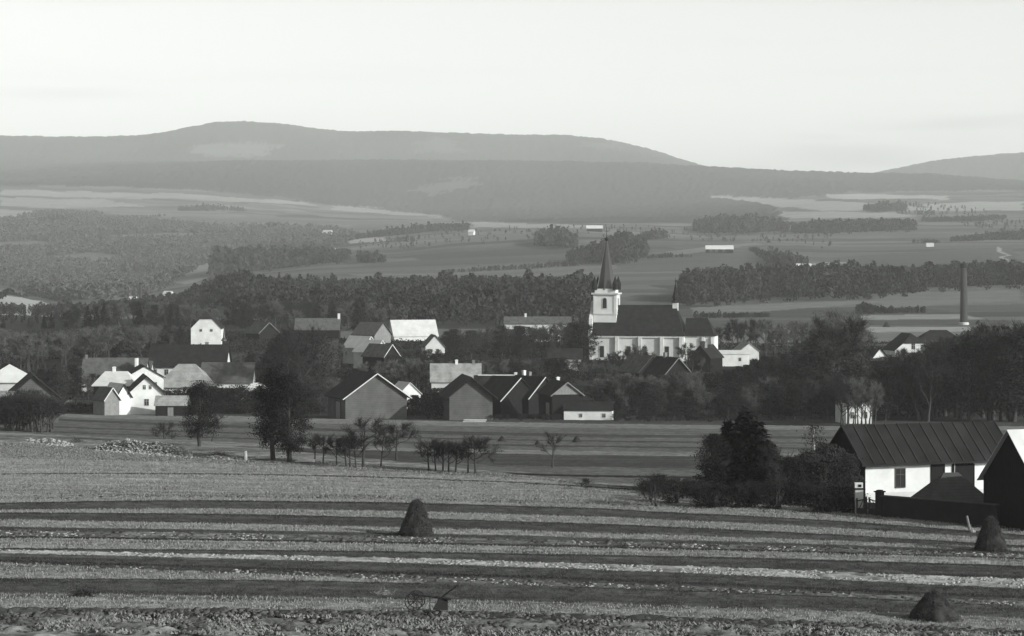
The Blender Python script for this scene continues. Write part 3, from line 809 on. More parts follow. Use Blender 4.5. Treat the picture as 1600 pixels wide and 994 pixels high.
# -- far farms
house('long_barn', 'long white roofed barn alone in the distant fields right of the spire', 'barn', 1124, 2150, 9, 25, 3.4, 3.2, 88, TIMBER, WROOF, 0.6, wins=[('L', -8, 1.8, 2.2, 1.8), ('L', -3, 1.8, 2.2, 1.8), ('L', 4, 1.8, 2.2, 1.8)], fm=WHITE)
house('long_barn', 'distant white barn seen just left of the cross on the spire', 'barn', 929, 2800, 10, 19, 3.6, 3.4, 88, TIMBER, WROOF, 0.6)
house('barn', 'tiny white farm building near the pale strip at left centre', 'barn', 512, 3300, 11, 14, 6, 6, 60, WHITE, WROOF, 0.6)
house('cottage', 'tiny white cottage beside the hedge in the right distance', 'house', 1453, 2450, 7, 8, 4.4, 2.6, 85, WHITE, DROOF, 0.4)
house('shed', 'tiny white shed on the meadow edge above the long wood at right', 'shed', 1256, 1800, 6, 11, 2.8, 2.0, 88, PLASTER, WROOF, 0.5)
house('house', 'tiny bright house in the valley left of the small mill chimney', 'house', 208, 1480, 4, 4.5, 2.6, 1.6, 80, WHITE, WROOF, 0.3, dz=1.5)
house('house', 'tiny bright house in the valley right of the small mill chimney', 'house', 263, 1480, 4, 5.5, 2.6, 1.6, 70, WHITE, WROOF, 0.3, dz=2.5)
house('house', 'tiny white house just right of the conifer line in the middle distance', 'house', 737, 2900, 6, 7, 4, 3, 70, WHITE, WROOF, 0.5)
house('hut', 'tiny pale hut at the left end of the meadow strip above the dark wood', 'shed', 520, 2650, 6, 8, 4, 3, 40, WHITE, PROOF, 0.5)

# ------------------------------------------------------------------ farm at the right
def Mz(a): return Matrix.Rotation(R(a), 3, 'Z')
def farm():
    D = 196.0
    hw, hr = 3.55, 2.6
    p = at(1345, D)
    rot = 110
    r = house('farmhouse', 'whitewashed farmhouse under a long dark roof of lapped sheets behind the dark wall', 'house', 1352, D, 6.4, 14.0, hw, hr, rot, WHITE, TROOF, 0.62, anchor=(-3.2, 7.0), th=0.14,
          wins=[('L', -3.65, 1.95, 0.95, 1.6)], doors=[('L', 0.0, 1.15, 3.0, TIMBER), ('L', 2.5, 2.0, 2.9, TIMBER)], fm=DARKF)
    k = hr / 3.2
    ro = [c for c in r.children if c.name.startswith('roof')][0]
    for i in range(15):                                   # standing seams of the lapped sheets
        y = -7.55 + i * 1.08 + (random.random() - .5) * 0.22 * (0 < i < 14)
        m = MB(); a = math.atan2(hr, 3.2); L = math.hypot(3.82, 3.82 * k)
        m.box((-1.91, y, hw + hr - 1.91 * k + 0.205), (L, 0.09, 0.07), ry=-a, rz=(random.random() - .5) * 0.012)
        m.build('roof_seam', mat('sheet_seam', 0.024, 0.5, 2.0, 0.6), ro)
    MB().prism_y([(-3.25, -0.5), (3.25, -0.5), (3.25, hw), (0, hw + hr * .985), (-3.25, hw)], 7.01, 7.09).build('gable_boarding', TIMBER, r)
    MB().bar((-3.3, -1.6, 0.1), (-3.3, -1.6, hw - 0.45), 0.045).build('downpipe', FRAME, r)
    MB().box((-3.215, 0.0, 0.3), (0.05, 13.96, 0.9)).build('plinth', PLASTER, r)
    MB().box((-3.24, 0.0, hw - 0.30), (0.07, 13.9, 0.10)).build('cornice', VERGE, r)
    MB().box((-3.25, 0.0, hw - 0.42), (0.07, 13.9, 0.10)).build('eaves_shade_strip', TIMBER, r)  # dark strip added as the shade line under the eaves
    return r
farm()
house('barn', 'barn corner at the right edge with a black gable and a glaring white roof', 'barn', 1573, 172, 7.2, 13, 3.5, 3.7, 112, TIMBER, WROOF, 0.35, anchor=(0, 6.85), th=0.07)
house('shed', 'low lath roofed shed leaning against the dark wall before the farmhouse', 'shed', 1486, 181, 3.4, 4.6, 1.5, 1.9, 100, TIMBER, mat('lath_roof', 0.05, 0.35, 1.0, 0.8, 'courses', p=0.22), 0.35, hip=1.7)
def garden_wall():
    a, b = at(1378, 178.5), at(1560, 172)
    d = (b - a); L = Vector((d.x, d.y)).length; rz = math.atan2(d.y, d.x)
    c = (a + b) / 2
    root = tag(empty('garden_wall', c, rz), 'dark garden wall running in front of the farmhouse from the gate to the barn', 'wall')
    MB().box((0, 0, 0.5), (L, 0.35, 2.2)).build('wall_body', mat('dark_wall', 0.02, 0.3, 1.5), root)
    MB().box((0, 0, 1.64), (L, 0.5, 0.08)).build('coping', mat('wall_coping', 0.05, 0.3, 1.5), root)
    pm = MB(); pm.box((-L / 2 - 0.2, 0, 0.7), (0.5, 0.5, 2.4)); pm.box((-L / 2 - 0.2, 0, 1.94), (0.68, 0.68, 0.10)); pm.box((-L / 2 - 0.2, 0, 2.03), (0.4, 0.4, 0.09))
    pm.build('pillar', mat('dark_wall', 0.02), root)
garden_wall()
def gate():
    a, b = at(1339, 180), at(1373, 179)
    d = b - a; L = Vector((d.x, d.y)).length; rz = math.atan2(d.y, d.x)
    root = tag(empty('gate', (a + b) / 2, rz), 'dark timber gate with diagonal braces between the pale pillar and the wall', 'gate')
    for s in (-1, 1):
        m = MB()
        xa, xb = s * L / 2, s * 0.12
        m.box(((xa + xb) / 2, 0, 0.24), (abs(xa - xb), 0.06, 0.5))
        m.bar((xa, 0, 1.02), (xb, 0, 1.22), 0.06, n=4)
        m.bar((xa * 0.75, 0, 0.5), (xa * 0.45, 0, 1.1), 0.035, n=4); m.bar((xb + s * .05, 0, 1.2), (xb + s * 0.32, 0, 0.5), 0.03, n=4)
        m.box((xb, 0, 0.68), (0.1, 0.09, 1.4)); m.box((xa, 0, 0.6), (0.1, 0.09, 1.3))
        m.build('gate_leaf', mat('gate_timber', 0.03, 0.3, 3.0), root)
gate()
def pillar():
    root = tag(empty('gate_pillar', at(1342, 180.5)), 'pale weathered gate pillar with a dark cap and a lantern box on top', 'pillar')
    MB().box((0, 0, 0.85), (0.62, 0.5, 2.1)).build('shaft', PLASTER, root)
    MB().box((0, 0, 1.95), (0.85, 0.7, 0.09)).build('cap', TIMBER, root)
    b = MB(); b.box((-0.02, 0, 2.2), (0.62, 0.4, 0.40)); b.build('box', WHITE, root)
    MB().box((0.04, -0.215, 2.18), (0.26, 0.04, 0.2)).build('opening', TIMBER, root)
pillar()
def stake():
    root = tag(empty('stake', at(1516, 168)), 'pale leaning stake with a stone at its foot left of the right haystack', 'stake')
    MB().bar((-0.25, 0, 1.2), (0.05, 0, -0.2), 0.08, 0.12).build('post', CHIM, root)
    MB().lathe([(0.28, -0.1), (0.24, 0.12), (0.1, 0.22)], (0.15, 0), 8).build('foot_stone', BOARD, root)
stake()

# ------------------------------------------------------------------ church
def church():
    D = 700.0
    s = D / F
    p = at(945, D)
    z0 = p.z
    def Z(row): return (HOR - row) * s - z0            # height above the church's own ground
    root = tag(empty('church', p, R(-11)), 'white village church with a slender dark spire and long dark roof', 'church')
    # x runs along the nave, y away from the viewer; the tower stands at the west end
    tw = 7.0
    wm = MB(); wm.box((0, tw / 2, Z(458) / 2 - 1), (tw, tw, Z(458) + 2)); tower = wm.build('tower', CHURCHW, root)
    m = MB(); m.box((0, tw / 2, Z(459)), (tw + 1.1, tw + 1.1, 0.5)); m.box((0, tw / 2, Z(491)), (tw + 0.3, tw + 0.3, 0.35)); m.build('cornice', PLASTER, tower)
    for x in (-tw / 2 + 0.4, tw / 2 - 0.4): MB().box((x, -0.06, Z(476)), (0.8, 0.16, Z(459) - Z(491) - 0.6)).build('pilaster', CHURCHW, tower)
    for y in (0.42, tw - 0.4): MB().box((tw / 2 + 0.06, y, Z(476)), (0.16, 0.8, Z(459) - Z(491) - 0.6)).build('pilaster', CHURCHW, tower)
    MB().box((0, tw / 2, Z(455)), (tw - 0.7, tw - 0.7, Z(451) - Z(458.2))).build('attic', CHURCHW, tower)
    def arch(w, h, y=0.0):
        pr = [(-w / 2, 0), (w / 2, 0), (w / 2, h - w / 2)] + [(w / 2 * math.cos(t), h - w / 2 + w / 2 * math.sin(t)) for t in np.linspace(0.3, math.pi - 0.3, 7)] + [(-w / 2, h - w / 2)]
        return MB().prism_y(pr, y - 0.05, y + 0.05)
    for rz, c in ((0, (0, -0.03, Z(483))), (math.pi / 2, (tw / 2 + 0.03, tw / 2, Z(483)))):
        fo = arch(1.75, 3.6).build('window', PLASTER, tower, c); fo.rotation_euler = (0, 0, rz)
        arch(1.15, 3.1, -0.06).build('opening', GLASS, fo, (0, 0, 0.25))
    sp = MB().lathe([(3.35, Z(453)), (2.9, Z(447)), (2.3, Z(433)), (1.55, Z(412)), (0.75, Z(392)), (0.22, Z(377))], (0, tw / 2), 8, math.pi / 8 + R(16)).build('spire', SLATE, root)
    pn_ = []
    for x in (-1, 1):
        for y in (-1, 1):
            c = (x * (tw / 2 - 0.35), tw / 2 + y * (tw / 2 - 0.35))
            t = MB().lathe([(0.85, Z(453)), (0.85, Z(445)), (0.95, Z(444.6)), (0.06, Z(432))], c, 8, math.pi / 8)
            t.build('pinnacle', DROOF, sp)
    k = MB(); k.lathe([(0.1, Z(377)), (0.5, Z(375.3)), (0.62, Z(373.5)), (0.5, Z(371.7)), (0.1, Z(370))], (0, tw / 2), 10)
    k.build('ball', IRON, sp)
    k = MB(); k.box((0, tw / 2, Z(362.5)), (0.14, 0.14, Z(355) - Z(371))); k.box((0, tw / 2, Z(361)), (1.2, 0.14, 0.16)); k.build('cross', IRON, sp)
    # nave
    x0, x1 = -4.2, 24.4
    yF, yB = -3.0, 11.6
    ym = (yF + yB) / 2
    ze, zr = Z(524), Z(477)
    MB().box(((x0 + x1) / 2, ym, ze / 2 - 1), (x1 - x0, yB - yF, ze + 2)).build('nave_wall', CHURCHW, root)
    # nave roof: bell-cast slopes, west gable, hipped east end
    def bell_roof(x0, x1, yF, yB, ze, zr, hipE, hipW, ov, name):
        ym = (yF + yB) / 2; hd = (yB - yF) / 2
        prof = [(1.0 + ov / hd, 0.0), (0.84, 0.14), (0.62, 0.40), (0.0, 1.0)]     # share of the half depth, share of the rise
        rings = []
        for u, h in prof:
            xe = x1 + ov * (u > 1) - hipE * (1 - min(u, 1.0)); xw = x0 - (ov if hipW else 0.05) * (u > 1) + hipW * (1 - min(u, 1.0))
            z = ze + (zr - ze) * h
            rings.append([(xw, ym - hd * u, z), (xe, ym - hd * u, z), (xe, ym + hd * u, z), (xw, ym + hd * u, z)])
        vs = [v for r in rings for v in r]
        fs = []
        for k in range(len(prof) - 1):
            for i in range(4):
                fs.append((4 * k + i, 4 * k + (i + 1) % 4, 4 * k + 4 + (i + 1) % 4, 4 * k + 4 + i))
        fs.append((3, 2, 1, 0))
        return MB().poly(vs, fs).build(name, DROOF, root)
    nr_ = bell_roof(x0 + 0.7, x1, yF, yB, ze, zr, 3.2, 0, 0.55, 'nave_roof')
    for x in (x0 + 0.5, 4.2, 11.2, 17.8, 23.6): MB().box((x, yF - 0.34, ze / 2 - 1.1), (1.1, 0.75, ze + 1.6)).build('pilaster', CHURCHW, root)
    MB().box(((x0 + x1) / 2, yF - 0.18, ze - 0.3), (x1 - x0 + 0.1, 0.4, 0.5)).build('eaves_cornice', CHURCHW, root)
    # west gable parapet with stepped shoulders
    pr = [(yF - 0.3, ze - 1), (yF - 0.3, ze + 1.4), (yF + 1.2, ze + 1.8), (yF + 1.6, ze + 5.0), (ym - 2.6, zr - 1.5), (ym, zr + 1.2), (ym + 2.6, zr - 1.5), (yB - 1.6, ze + 5.0), (yB - 1.2, ze + 1.8), (yB + 0.3, ze + 1.4), (yB + 0.3, ze - 1)]
    g = MB().prism_y([(-y, z) for y, z in pr], 0, 1.0).build('west_gable', CHURCHW, root, (x0 - 0.55, 0, 0))
    g.rotation_euler = (0, 0, -math.pi / 2); g.location = (x0 - 0.45, 0, 0)
    for x in (-0.4, 12.6, 19.3, 7.7):
        w = MB().box((0, 0, 0), (1.7, 0.16, 3.9)).build('window', PLASTER, root, (x, yF - 0.03, Z(549)))
        MB().box((0, -0.06, 0), (1.25, 0.14, 3.4)).build('pane', GLASS, w)
    # choir
    cx0, cx1, cF, cB = x1 - 0.2, 33.4, -0.6, 9.2
    MB().box(((cx0 + cx1) / 2, (cF + cB) / 2, ze / 2 - 1), (cx1 - cx0, cB - cF, ze + 2)).build('choir_wall', CHURCHW, root)
    bell_roof(cx0, cx1, cF, cB, ze, Z(497), 2.6, 0, 0.5, 'choir_roof')
    for x in (cx1 - 0.6, cx1 - 3.4): MB().box((x, cF - 0.3, ze / 2 - 1.1), (0.9, 0.65, ze + 1.6)).build('pilaster', CHURCHW, root)
    # little ridge turret
    t = MB().box((21.0, ym, Z(479)), (1.6, 1.6, Z(472) - Z(486))).build('ridge_turret', CHURCHW, nr_)
    q = MB().lathe([(1.25, Z(473)), (1.35, Z(472)), (0.75, Z(469)), (0.7, Z(466)), (1.0, Z(465.4)), (0.5, Z(455)), (0.06, Z(441))], (21.0, ym), 8).build('turret_spire', DROOF, nr_)
    MB().lathe([(0.05, Z(441)), (0.28, Z(440)), (0.05, Z(438.8)), (0.04, Z(434))], (21.0, ym), 8).build('finial', IRON, nr_)
church()

def chimney(px, D, h, r, label):
    root = tag(empty('factory_chimney', at(px, D)), label, 'chimney')
    MB().lathe([(r * 1.25, -1), (r * 1.2, 0.5), (r * 0.92, h * 0.93)], n=16).build('shaft', mat('stack_brick', 0.040, 0.25, 0.8, 0.9, 'courses', p=0.6), root, smooth=True)
    MB().lathe([(r * 0.92, h * 0.93), (r * 1.18, h * 0.945), (r * 1.2, h), (r * 0.8, h), (r * 0.8, h - 0.8)], n=16).build('cap', IRON, root)
    MB().lathe([(r * 1.5, -1), (r * 1.5, 0.9), (r * 1.2, 1.1)], n=16).build('base', PLASTER, root)
chimney(1506, 1000, 26.5, 1.45, 'tall brick factory chimney with a dark cap alone at the right')
chimney(220, 1420, 14.5, 0.9, 'small dark mill chimney in the valley at left')

# ------------------------------------------------------------------ trees
class TG:
    """numpy collector of tapered tubes and leaf faces"""
    def __init__(s): s.V, s.T, s.n = [], [], 0
    def add(s, v, t):
        s.V.append(v); s.T.append(t + s.n); s.n += len(v)
    def tube(s, pts, rad, k=5):
        pts = np.array(pts, float)
        d = np.gradient(pts, axis=0); d /= np.linalg.norm(d, axis=1)[:, None] + 1e-9
        ref = np.array([0.31, 0.17, 0.2]) if abs(d[0][2]) > 0.8 else np.array([0, 0, 1.0])
        u = np.cross(d, ref); u /= np.linalg.norm(u, axis=1)[:, None] + 1e-9
        w = np.cross(d, u)
        a = np.arange(k) * 2 * math.pi / k
        v = pts[:, None] + (u[:, None] * np.cos(a)[None, :, None] + w[:, None] * np.sin(a)[None, :, None]) * np.array(rad)[:, None, None]
        m = len(pts); t = []
        for i in range(m - 1):
            for j in range(k):
                p, q = i * k + j, i * k + (j + 1) % k
                t += [(p, q, q + k), (p, q + k, p + k)]
        s.add(v.reshape(-1, 3), np.array(t))
    def blades(s, p, d, L, w):
        """thin triangles starting at p, going along d"""
        n = len(p)
        r = RNG.normal(size=(n, 3)); u = np.cross(d, r); u /= np.linalg.norm(u, axis=1)[:, None] + 1e-9
        L = np.broadcast_to(L, n)[:, None]; w = np.broadcast_to(w, n)[:, None]
        v = np.stack([p - u * w, p + u * w, p + d * L], 1)
        s.add(v.reshape(-1, 3), np.arange(3 * n).reshape(-1, 3))
    def leaves(s, p, sz, flat=0.0):
        n = len(p)
        a = RNG.normal(size=(n, 3)); a[:, 2] *= (1 - flat); a /= np.linalg.norm(a, axis=1)[:, None]
        b = np.cross(a, RNG.normal(size=(n, 3))); b /= np.linalg.norm(b, axis=1)[:, None]
        z = (sz * (0.5 + RNG.random(n)))[:, None]
        v = np.stack([p - a * z, p + b * z * 0.6, p + a * z, p - b * z * 0.6], 1)
        i = np.arange(n)[:, None] * 4
        t = np.concatenate([np.concatenate([i, i + 1, i + 2], 1), np.concatenate([i, i + 2, i + 3], 1)])
        s.add(v.reshape(-1, 3), t)
    def mesh(s, name, m):
        return np_mesh(name, np.concatenate(s.V), np.concatenate(s.T), m)

def unit(v): return v / (np.linalg.norm(v, axis=-1, keepdims=True) + 1e-9)

def bare_tree(h, spread, trunk_h, nl=6, twigs=2600, lw=0.012, droop=0.0, twm=TWIG, seed=0, fine=1.0, trunks=1, bark=BARK):
    """leafless tree: trunk, forked limbs, and a haze of twigs. Unit: metres"""
    global RNG
    keep = RNG; RNG = np.random.default_rng(seed)
    T, C = TG(), TG()
    tips = []
    for k in range(trunks):
        off = np.array([0, 0, 0]) if trunks == 1 else np.append(RNG.normal(size=2) * 0.35, 0)
        lean = RNG.normal(size=2) * 0.06 * h
        r0 = 0.022 * h + 0.03
        tp = np.array([[0, 0, -0.3], [lean[0] * .2, lean[1] * .2, trunk_h * .5], [lean[0] * .5, lean[1] * .5, trunk_h], [lean[0], lean[1], h * 0.72], [lean[0] * 1.2, lean[1] * 1.2, h * 0.95]]) + off
        T.tube(tp, [r0 * 1.3, r0, r0 * .8, r0 * .35, r0 * .08], 6)
        for i in range(nl):
            f = i / max(nl - 1, 1)
            z0 = trunk_h * 0.9 + (h * 0.74 - trunk_h * 0.9) * f
            b0 = np.array([np.interp(z0, tp[:, 2], tp[:, 0]), np.interp(z0, tp[:, 2], tp[:, 1]), z0])
            a = i * 2.4 + RNG.random() * 0.9
            ln = spread * (1.0 - 0.5 * f) * (0.7 + 0.5 * RNG.random())
            up = (h - z0) * (0.55 + 0.3 * RNG.random()) * (0.7 + 0.3 * f) * (1 - droop)
            e = b0 + np.array([math.cos(a) * ln, math.sin(a) * ln, up])
            mid = b0 * .45 + e * .55 + np.array([0, 0, -up * 0.08 + ln * 0.05]) + RNG.normal(size=3) * 0.05 * h
            rl = r0 * (0.5 - 0.25 * f)
            T.tube([b0, b0 * .6 + mid * .4 + RNG.normal(size=3) * .02 * h, mid, e], [rl, rl * .75, rl * .5, rl * .12], 5)
            for j in range(5):
                t = 0.35 + 0.6 * RNG.random()
                q = mid + (e - mid) * (t - .35) * 1.5 if t > .35 else mid
                dd = unit(unit(e - b0) * 0.8 + RNG.normal(size=3) * 0.7 + np.array([0, 0, .35]))
                L2 = spread * (0.3 + 0.35 * RNG.random())
                e2 = q + dd * L2
                e2[2] = min(e2[2], h * 1.02)
                C.tube([q, (q + e2) / 2 + RNG.normal(size=3) * .06 * L2, e2], [rl * .4, rl * .25, rl * .08], 4)
                tips.append((q, e2)); 
            tips.append((mid, e))
        tips.append((tp[3], tp[4]))
    A = np.array([a for a, b in tips]); B = np.array([b for a, b in tips])
    k = RNG.integers(0, len(A), twigs)
    t = RNG.random(twigs)[:, None]
    p = A[k] + (B[k] - A[k]) * t
    d = unit(unit(B[k] - A[k]) * 0.7 + RNG.normal(size=(twigs, 3)) * 0.75 + np.array([0, 0, 0.30 - droop * 1.4]))
    L = spread * (0.12 + 0.25 * RNG.random(twigs))
    C.blades(p, d, L, lw * fine * (0.5 + RNG.random(twigs)))
    p2 = p + d * (L * RNG.random(twigs))[:, None]
    d2 = unit(d + RNG.normal(size=(twigs, 3)) * 0.8)
    C.blades(p2, d2, L * 0.6, lw * fine * 0.7)
    r = (T.mesh('trunk', bark), C.mesh('crown', twm))
    RNG = keep
    return r

def leafy_tree(h, spread, trunk_h, clumps=60, per=70, leaf=0.22, m=LEAFD, seed=0, shape=1.0, trunks=1, bark=BARK):
    """crown of uneven leaf clumps on limbs, gaps between"""
    global RNG
    keep = RNG; RNG = np.random.default_rng(seed)
    T, C = TG(), TG()
    r0 = 0.02 * h + 0.05
    for k in range(trunks):
        off = np.zeros(3) if trunks == 1 else np.append(RNG.normal(size=2) * spread * 0.25, 0)
        T.tube(np.array([[0, 0, -0.4], [0.02 * h, 0, trunk_h], [0, 0.02 * h, h * .6], [0.01 * h, 0, h * .93]]) + off, [r0 * 1.2, r0, r0 * .5, r0 * .08], 6)
    lob = [(RNG.normal(size=2) * 0.35 * spread, trunk_h + (h - trunk_h) * (0.2 + 0.65 * RNG.random())) for _ in range(7)]
    for i in range(clumps):
        f = RNG.random()
        z = trunk_h * 0.75 + (h - trunk_h * 0.75) * f
        rr = spread * (math.sin(math.pi * min(1, (0.12 + 0.88 * f)) ** shape) ** 0.6 * (1 - 0.25 * f)) * (0.75 + 0.4 * RNG.random())
        a = RNG.random() * 6.28
        q = rr * math.sqrt(RNG.random() * 0.75 + 0.25)
        c = np.array([math.cos(a) * q, math.sin(a) * q, z])
        lb = lob[i % 7]
        c[:2] += lb[0] * 0.5 * max(0, 1 - abs(z - lb[1]) / (0.4 * h))
        cr = spread * (0.20 + 0.24 * RNG.random())
        p = c + RNG.normal(size=(per, 3)) * np.array([cr, cr, cr * .7]) * 0.55
        p[:, 2] = np.clip(p[:, 2], 0.05 * h, h * 1.03)
        C.leaves(p, leaf * 0.75)
        q2 = p[: per // 3]; C.blades(q2, unit(q2 - c + RNG.normal(size=q2.shape) * 0.3 * cr), leaf * 2.2, leaf * 0.10)
        if i % 3 == 0:
            s0 = np.array([0, 0, max(trunk_h * 0.8, z - q * 0.9)])
            T.tube([s0, (s0 + c) / 2 + np.array([0, 0, 0.03 * h]), c], [r0 * .35, r0 * .22, r0 * .05], 4)
    r = (T.mesh('trunk', bark), C.mesh('crown', m))
    RNG = keep
    return r

def conifer(h, spread, seed=0, m=NEEDLE, dens=1.0, skirt=0.06):
    global RNG
    keep = RNG; RNG = np.random.default_rng(seed)
    T, C = TG(), TG()
    T.tube([[0, 0, -0.4], [0, 0, h * .5], [0, 0, h * .99]], [0.018 * h + .05, 0.012 * h, 0.01], 6)
    n = int(26 * dens)
    for i in range(n):
        f = (i + RNG.random()) / n
        z = h * (skirt + (0.96 - skirt) * f)
        rr = spread * (1 - f) ** 0.8 * (0.75 + 0.45 * RNG.random()) + 0.05
        for j in range(7):
            a = RNG.random() * 6.28
            L = rr * (0.7 + 0.4 * RNG.random())
            e = np.array([math.cos(a) * L, math.sin(a) * L, z - L * (0.35 - 0.25 * f) + RNG.normal() * .02 * h])
            s0 = np.array([0, 0, z])
            k = max(4, int(16 * L / spread * dens))
            t = RNG.random(k)[:, None] ** 0.6
            p = s0 + (e - s0) * t + RNG.normal(size=(k, 3)) * 0.05 * spread
            C.leaves(p, 0.10 * spread + 0.05, 0.2)
            d = unit(np.tile(unit(e - s0), (k, 1)) + RNG.normal(size=(k, 3)) * .35 - np.array([0, 0, .3]))
            C.blades(p, d, 0.22 * spread, 0.03 * spread)
    r = (T.mesh('trunk', BARK), C.mesh('crown', m))
    RNG = keep
    return r

def weeping_poplar(h, spread, seed=0):
    """tall tree with pale hanging sprays"""
    global RNG
    keep = RNG; RNG = np.random.default_rng(seed)
    T, C = TG(), TG()
    T.tube([[0, 0, -0.4], [0.1, 0, h * .4], [0, 0, h * .95]], [0.3, 0.2, 0.03], 6)
    for i in range(46):
        a = RNG.random() * 6.28; z = h * (0.25 + 0.7 * RNG.random())
        L = spread * (0.5 + 0.6 * RNG.random()) * (1.15 - z / h * 0.6)
        top = np.array([math.cos(a) * L, math.sin(a) * L, min(h, z + L * 0.9)])
        s0 = np.array([0, 0, z - 0.5])
        T.tube([s0, (s0 + top) / 2 + np.array([0, 0, .3]), top], [.09, .06, .015], 4)
        k = 60
        t = RNG.random(k)[:, None]
        p = s0 + (top - s0) * (0.3 + 0.7 * t) + RNG.normal(size=(k, 3)) * 0.25
        d = unit(np.array([math.cos(a) * .25, math.sin(a) * .25, -1.0]) + RNG.normal(size=(k, 3)) * .25)
        C.blades(p, d, 1.0 + 1.3 * RNG.random(k), 0.05)
        C.leaves(p + d * 0.5, 0.16)
    r = (T.mesh('trunk', BARK), C.mesh('crown', LEAFM))
    RNG = keep
    return r

def plant(kind, meshes, p, label, cat, sx=1.0, sz=1.0, rz=None, group=None):
    root = empty(kind, p, random.random() * 6.28 if rz is None else rz)
    root.scale = (sx, sx, sz)
    tag(root, label, cat, group)
    t = bpy.data.objects.new('trunk', meshes[0]); COL.objects.link(t); t.parent = root
    c = bpy.data.objects.new('crown', meshes[1]); COL.objects.link(c); c.parent = root
    return root

# libraries of unit shapes (about 10 m tall), scaled as each tree stands
BARE = [bare_tree(10, 3.6, 2.4, 8, 3200, 0.030, 0, TWIG, 100 + i) for i in range(4)] + [bare_tree(10, 3.0, 2.0, 9, 3200, 0.034, 0, TWIGP, 110 + i) for i in range(3)]
LEAFY = [leafy_tree(10, 3.4, 1.8, 62, 90, 0.24, LEAFD, 120 + i) for i in range(4)] + [leafy_tree(10, 3.2, 1.8, 46, 90, 0.22, LEAFM, 130 + i) for i in range(3)]
FIRS = [conifer(10, 2.4, 140 + i) for i in range(3)]
BUSH = [leafy_tree(3, 1.6, 0.3, 34, 50, 0.13, LEAFD, 150 + i, trunks=3) for i in range(3)]
BBUSH = [bare_tree(3, 1.5, 0.4, 7, 1500, 0.016, 0, TWIG, 160 + i, trunks=3) for i in range(3)]

ORD = ['first', 'second', 'third', 'fourth', 'fifth', 'sixth', 'seventh', 'eighth', 'ninth', 'tenth', 'eleventh', 'twelfth', 'thirteenth',
       'fourteenth', 'fifteenth', 'sixteenth', 'seventeenth', 'eighteenth', 'nineteenth', 'twentieth']
def ordinal(i):
    if i < 20: return ORD[i]
    t = {2: 'twenty', 3: 'thirty', 4: 'forty', 5: 'fifty'}[(i + 1) // 10]
    if (i + 1) % 10 == 0: return t[:-1] + 'ieth' if t.endswith('y') else t
    return t + '-' + ORD[(i + 1) % 10 - 1]

LIBS = {'b': ('bare_tree', BARE, 'bare tree', 10.0, 'tree'), 'l': ('leafy_tree', LEAFY, 'dark leafy tree', 10.0, 'tree'), 'f': ('fir_tree', FIRS, 'fir', 10.0, 'tree'),
        'p': ('pale_tree', BARE[4:], 'pale bare tree', 10.0, 'tree'), 's': ('shrub', BUSH, 'dark shrub', 3.0, 'shrub'), 'r': ('bare_shrub', BBUSH, 'bare bush', 3.0, 'shrub')}
CLEAR = []     # (px0, px1, row0, row1, D): keep these sunlit walls free of nearer trees
def zone(px0, px1, D0, D1, sky, n, types, place, seed, jit=0.2, minh=2.5, wide=1.0, group=None):
    rs = random.Random(seed)
    rows = []
    k = 0; tries = 0
    while k < n and tries < n * 30:
        tries += 1
        px = px0 + (px1 - px0) * ((k + rs.random()) / n)
        D = D0 + (D1 - D0) * rs.random()
        p = at(px, D)
        base = HOR - F * p.z / D
        top = np.interp(px, [a for a, b in sky], [b for a, b in sky])
        top = base - (base - top) * (1 - jit * rs.random())
        h = max(minh, (base - top) / F * D)
        half = 0.30 * h * wide / D * F
        bad = False
        for c in CLEAR:
            if D < c[4] and px + half * .8 > c[0] and px - half * .8 < c[1] and base > c[2] and base - h / D * F < c[3]:
                bad = True
        if bad: 
            if tries % 8 == 0: k += 1
            continue
        t = rs.choice(types)
        rows.append((px, D, h, t, rs.random(), rs.random()))
        k += 1
    rows.sort()
    cnt = {}
    for px, D, h, t, a, b in rows:
        nm, lib, word, uh, cat = LIBS[t]
        i = cnt.get(t, 0); cnt[t] = i + 1
        plant(nm, lib[int(a * 997) % len(lib)], at(px, D), f'{word}, {ordinal(i)} from the left {place}', cat,
              sx=h / uh * (0.85 + 0.4 * b) * wide, sz=h / uh, rz=a * 6.28, group=group or f'trees {place}')
CLEAR += [(898, 955, 600, 636, 449), (203, 256, 588, 634, 474), (160, 255, 578, 606, 480), (253, 293, 612, 634, 470), (500, 648, 574, 648, 452), (700, 770, 590, 655, 446), (878, 958, 602, 652, 452),
          (780, 870, 590, 640, 470), (300, 346, 494, 540, 705), (246, 398, 566, 592, 520), (135, 232, 560, 582, 570), (234, 350, 542, 580, 650), (604, 684, 496, 516, 800),
          (560, 605, 498, 525, 780), (553, 608, 530, 556, 610), (672, 752, 583, 604, 515), (752, 800, 596, 620, 500),
          (1118, 1165, 556, 572, 672), (1408, 1436, 536, 548, 640), (1366, 1386, 546, 560, 590), (922, 1120, 440, 522, 690), (0, 60, 574, 605, 425), (392, 412, 588, 602, 500),
          (470, 532, 496, 510, 800), (405, 440, 498, 512, 760)]

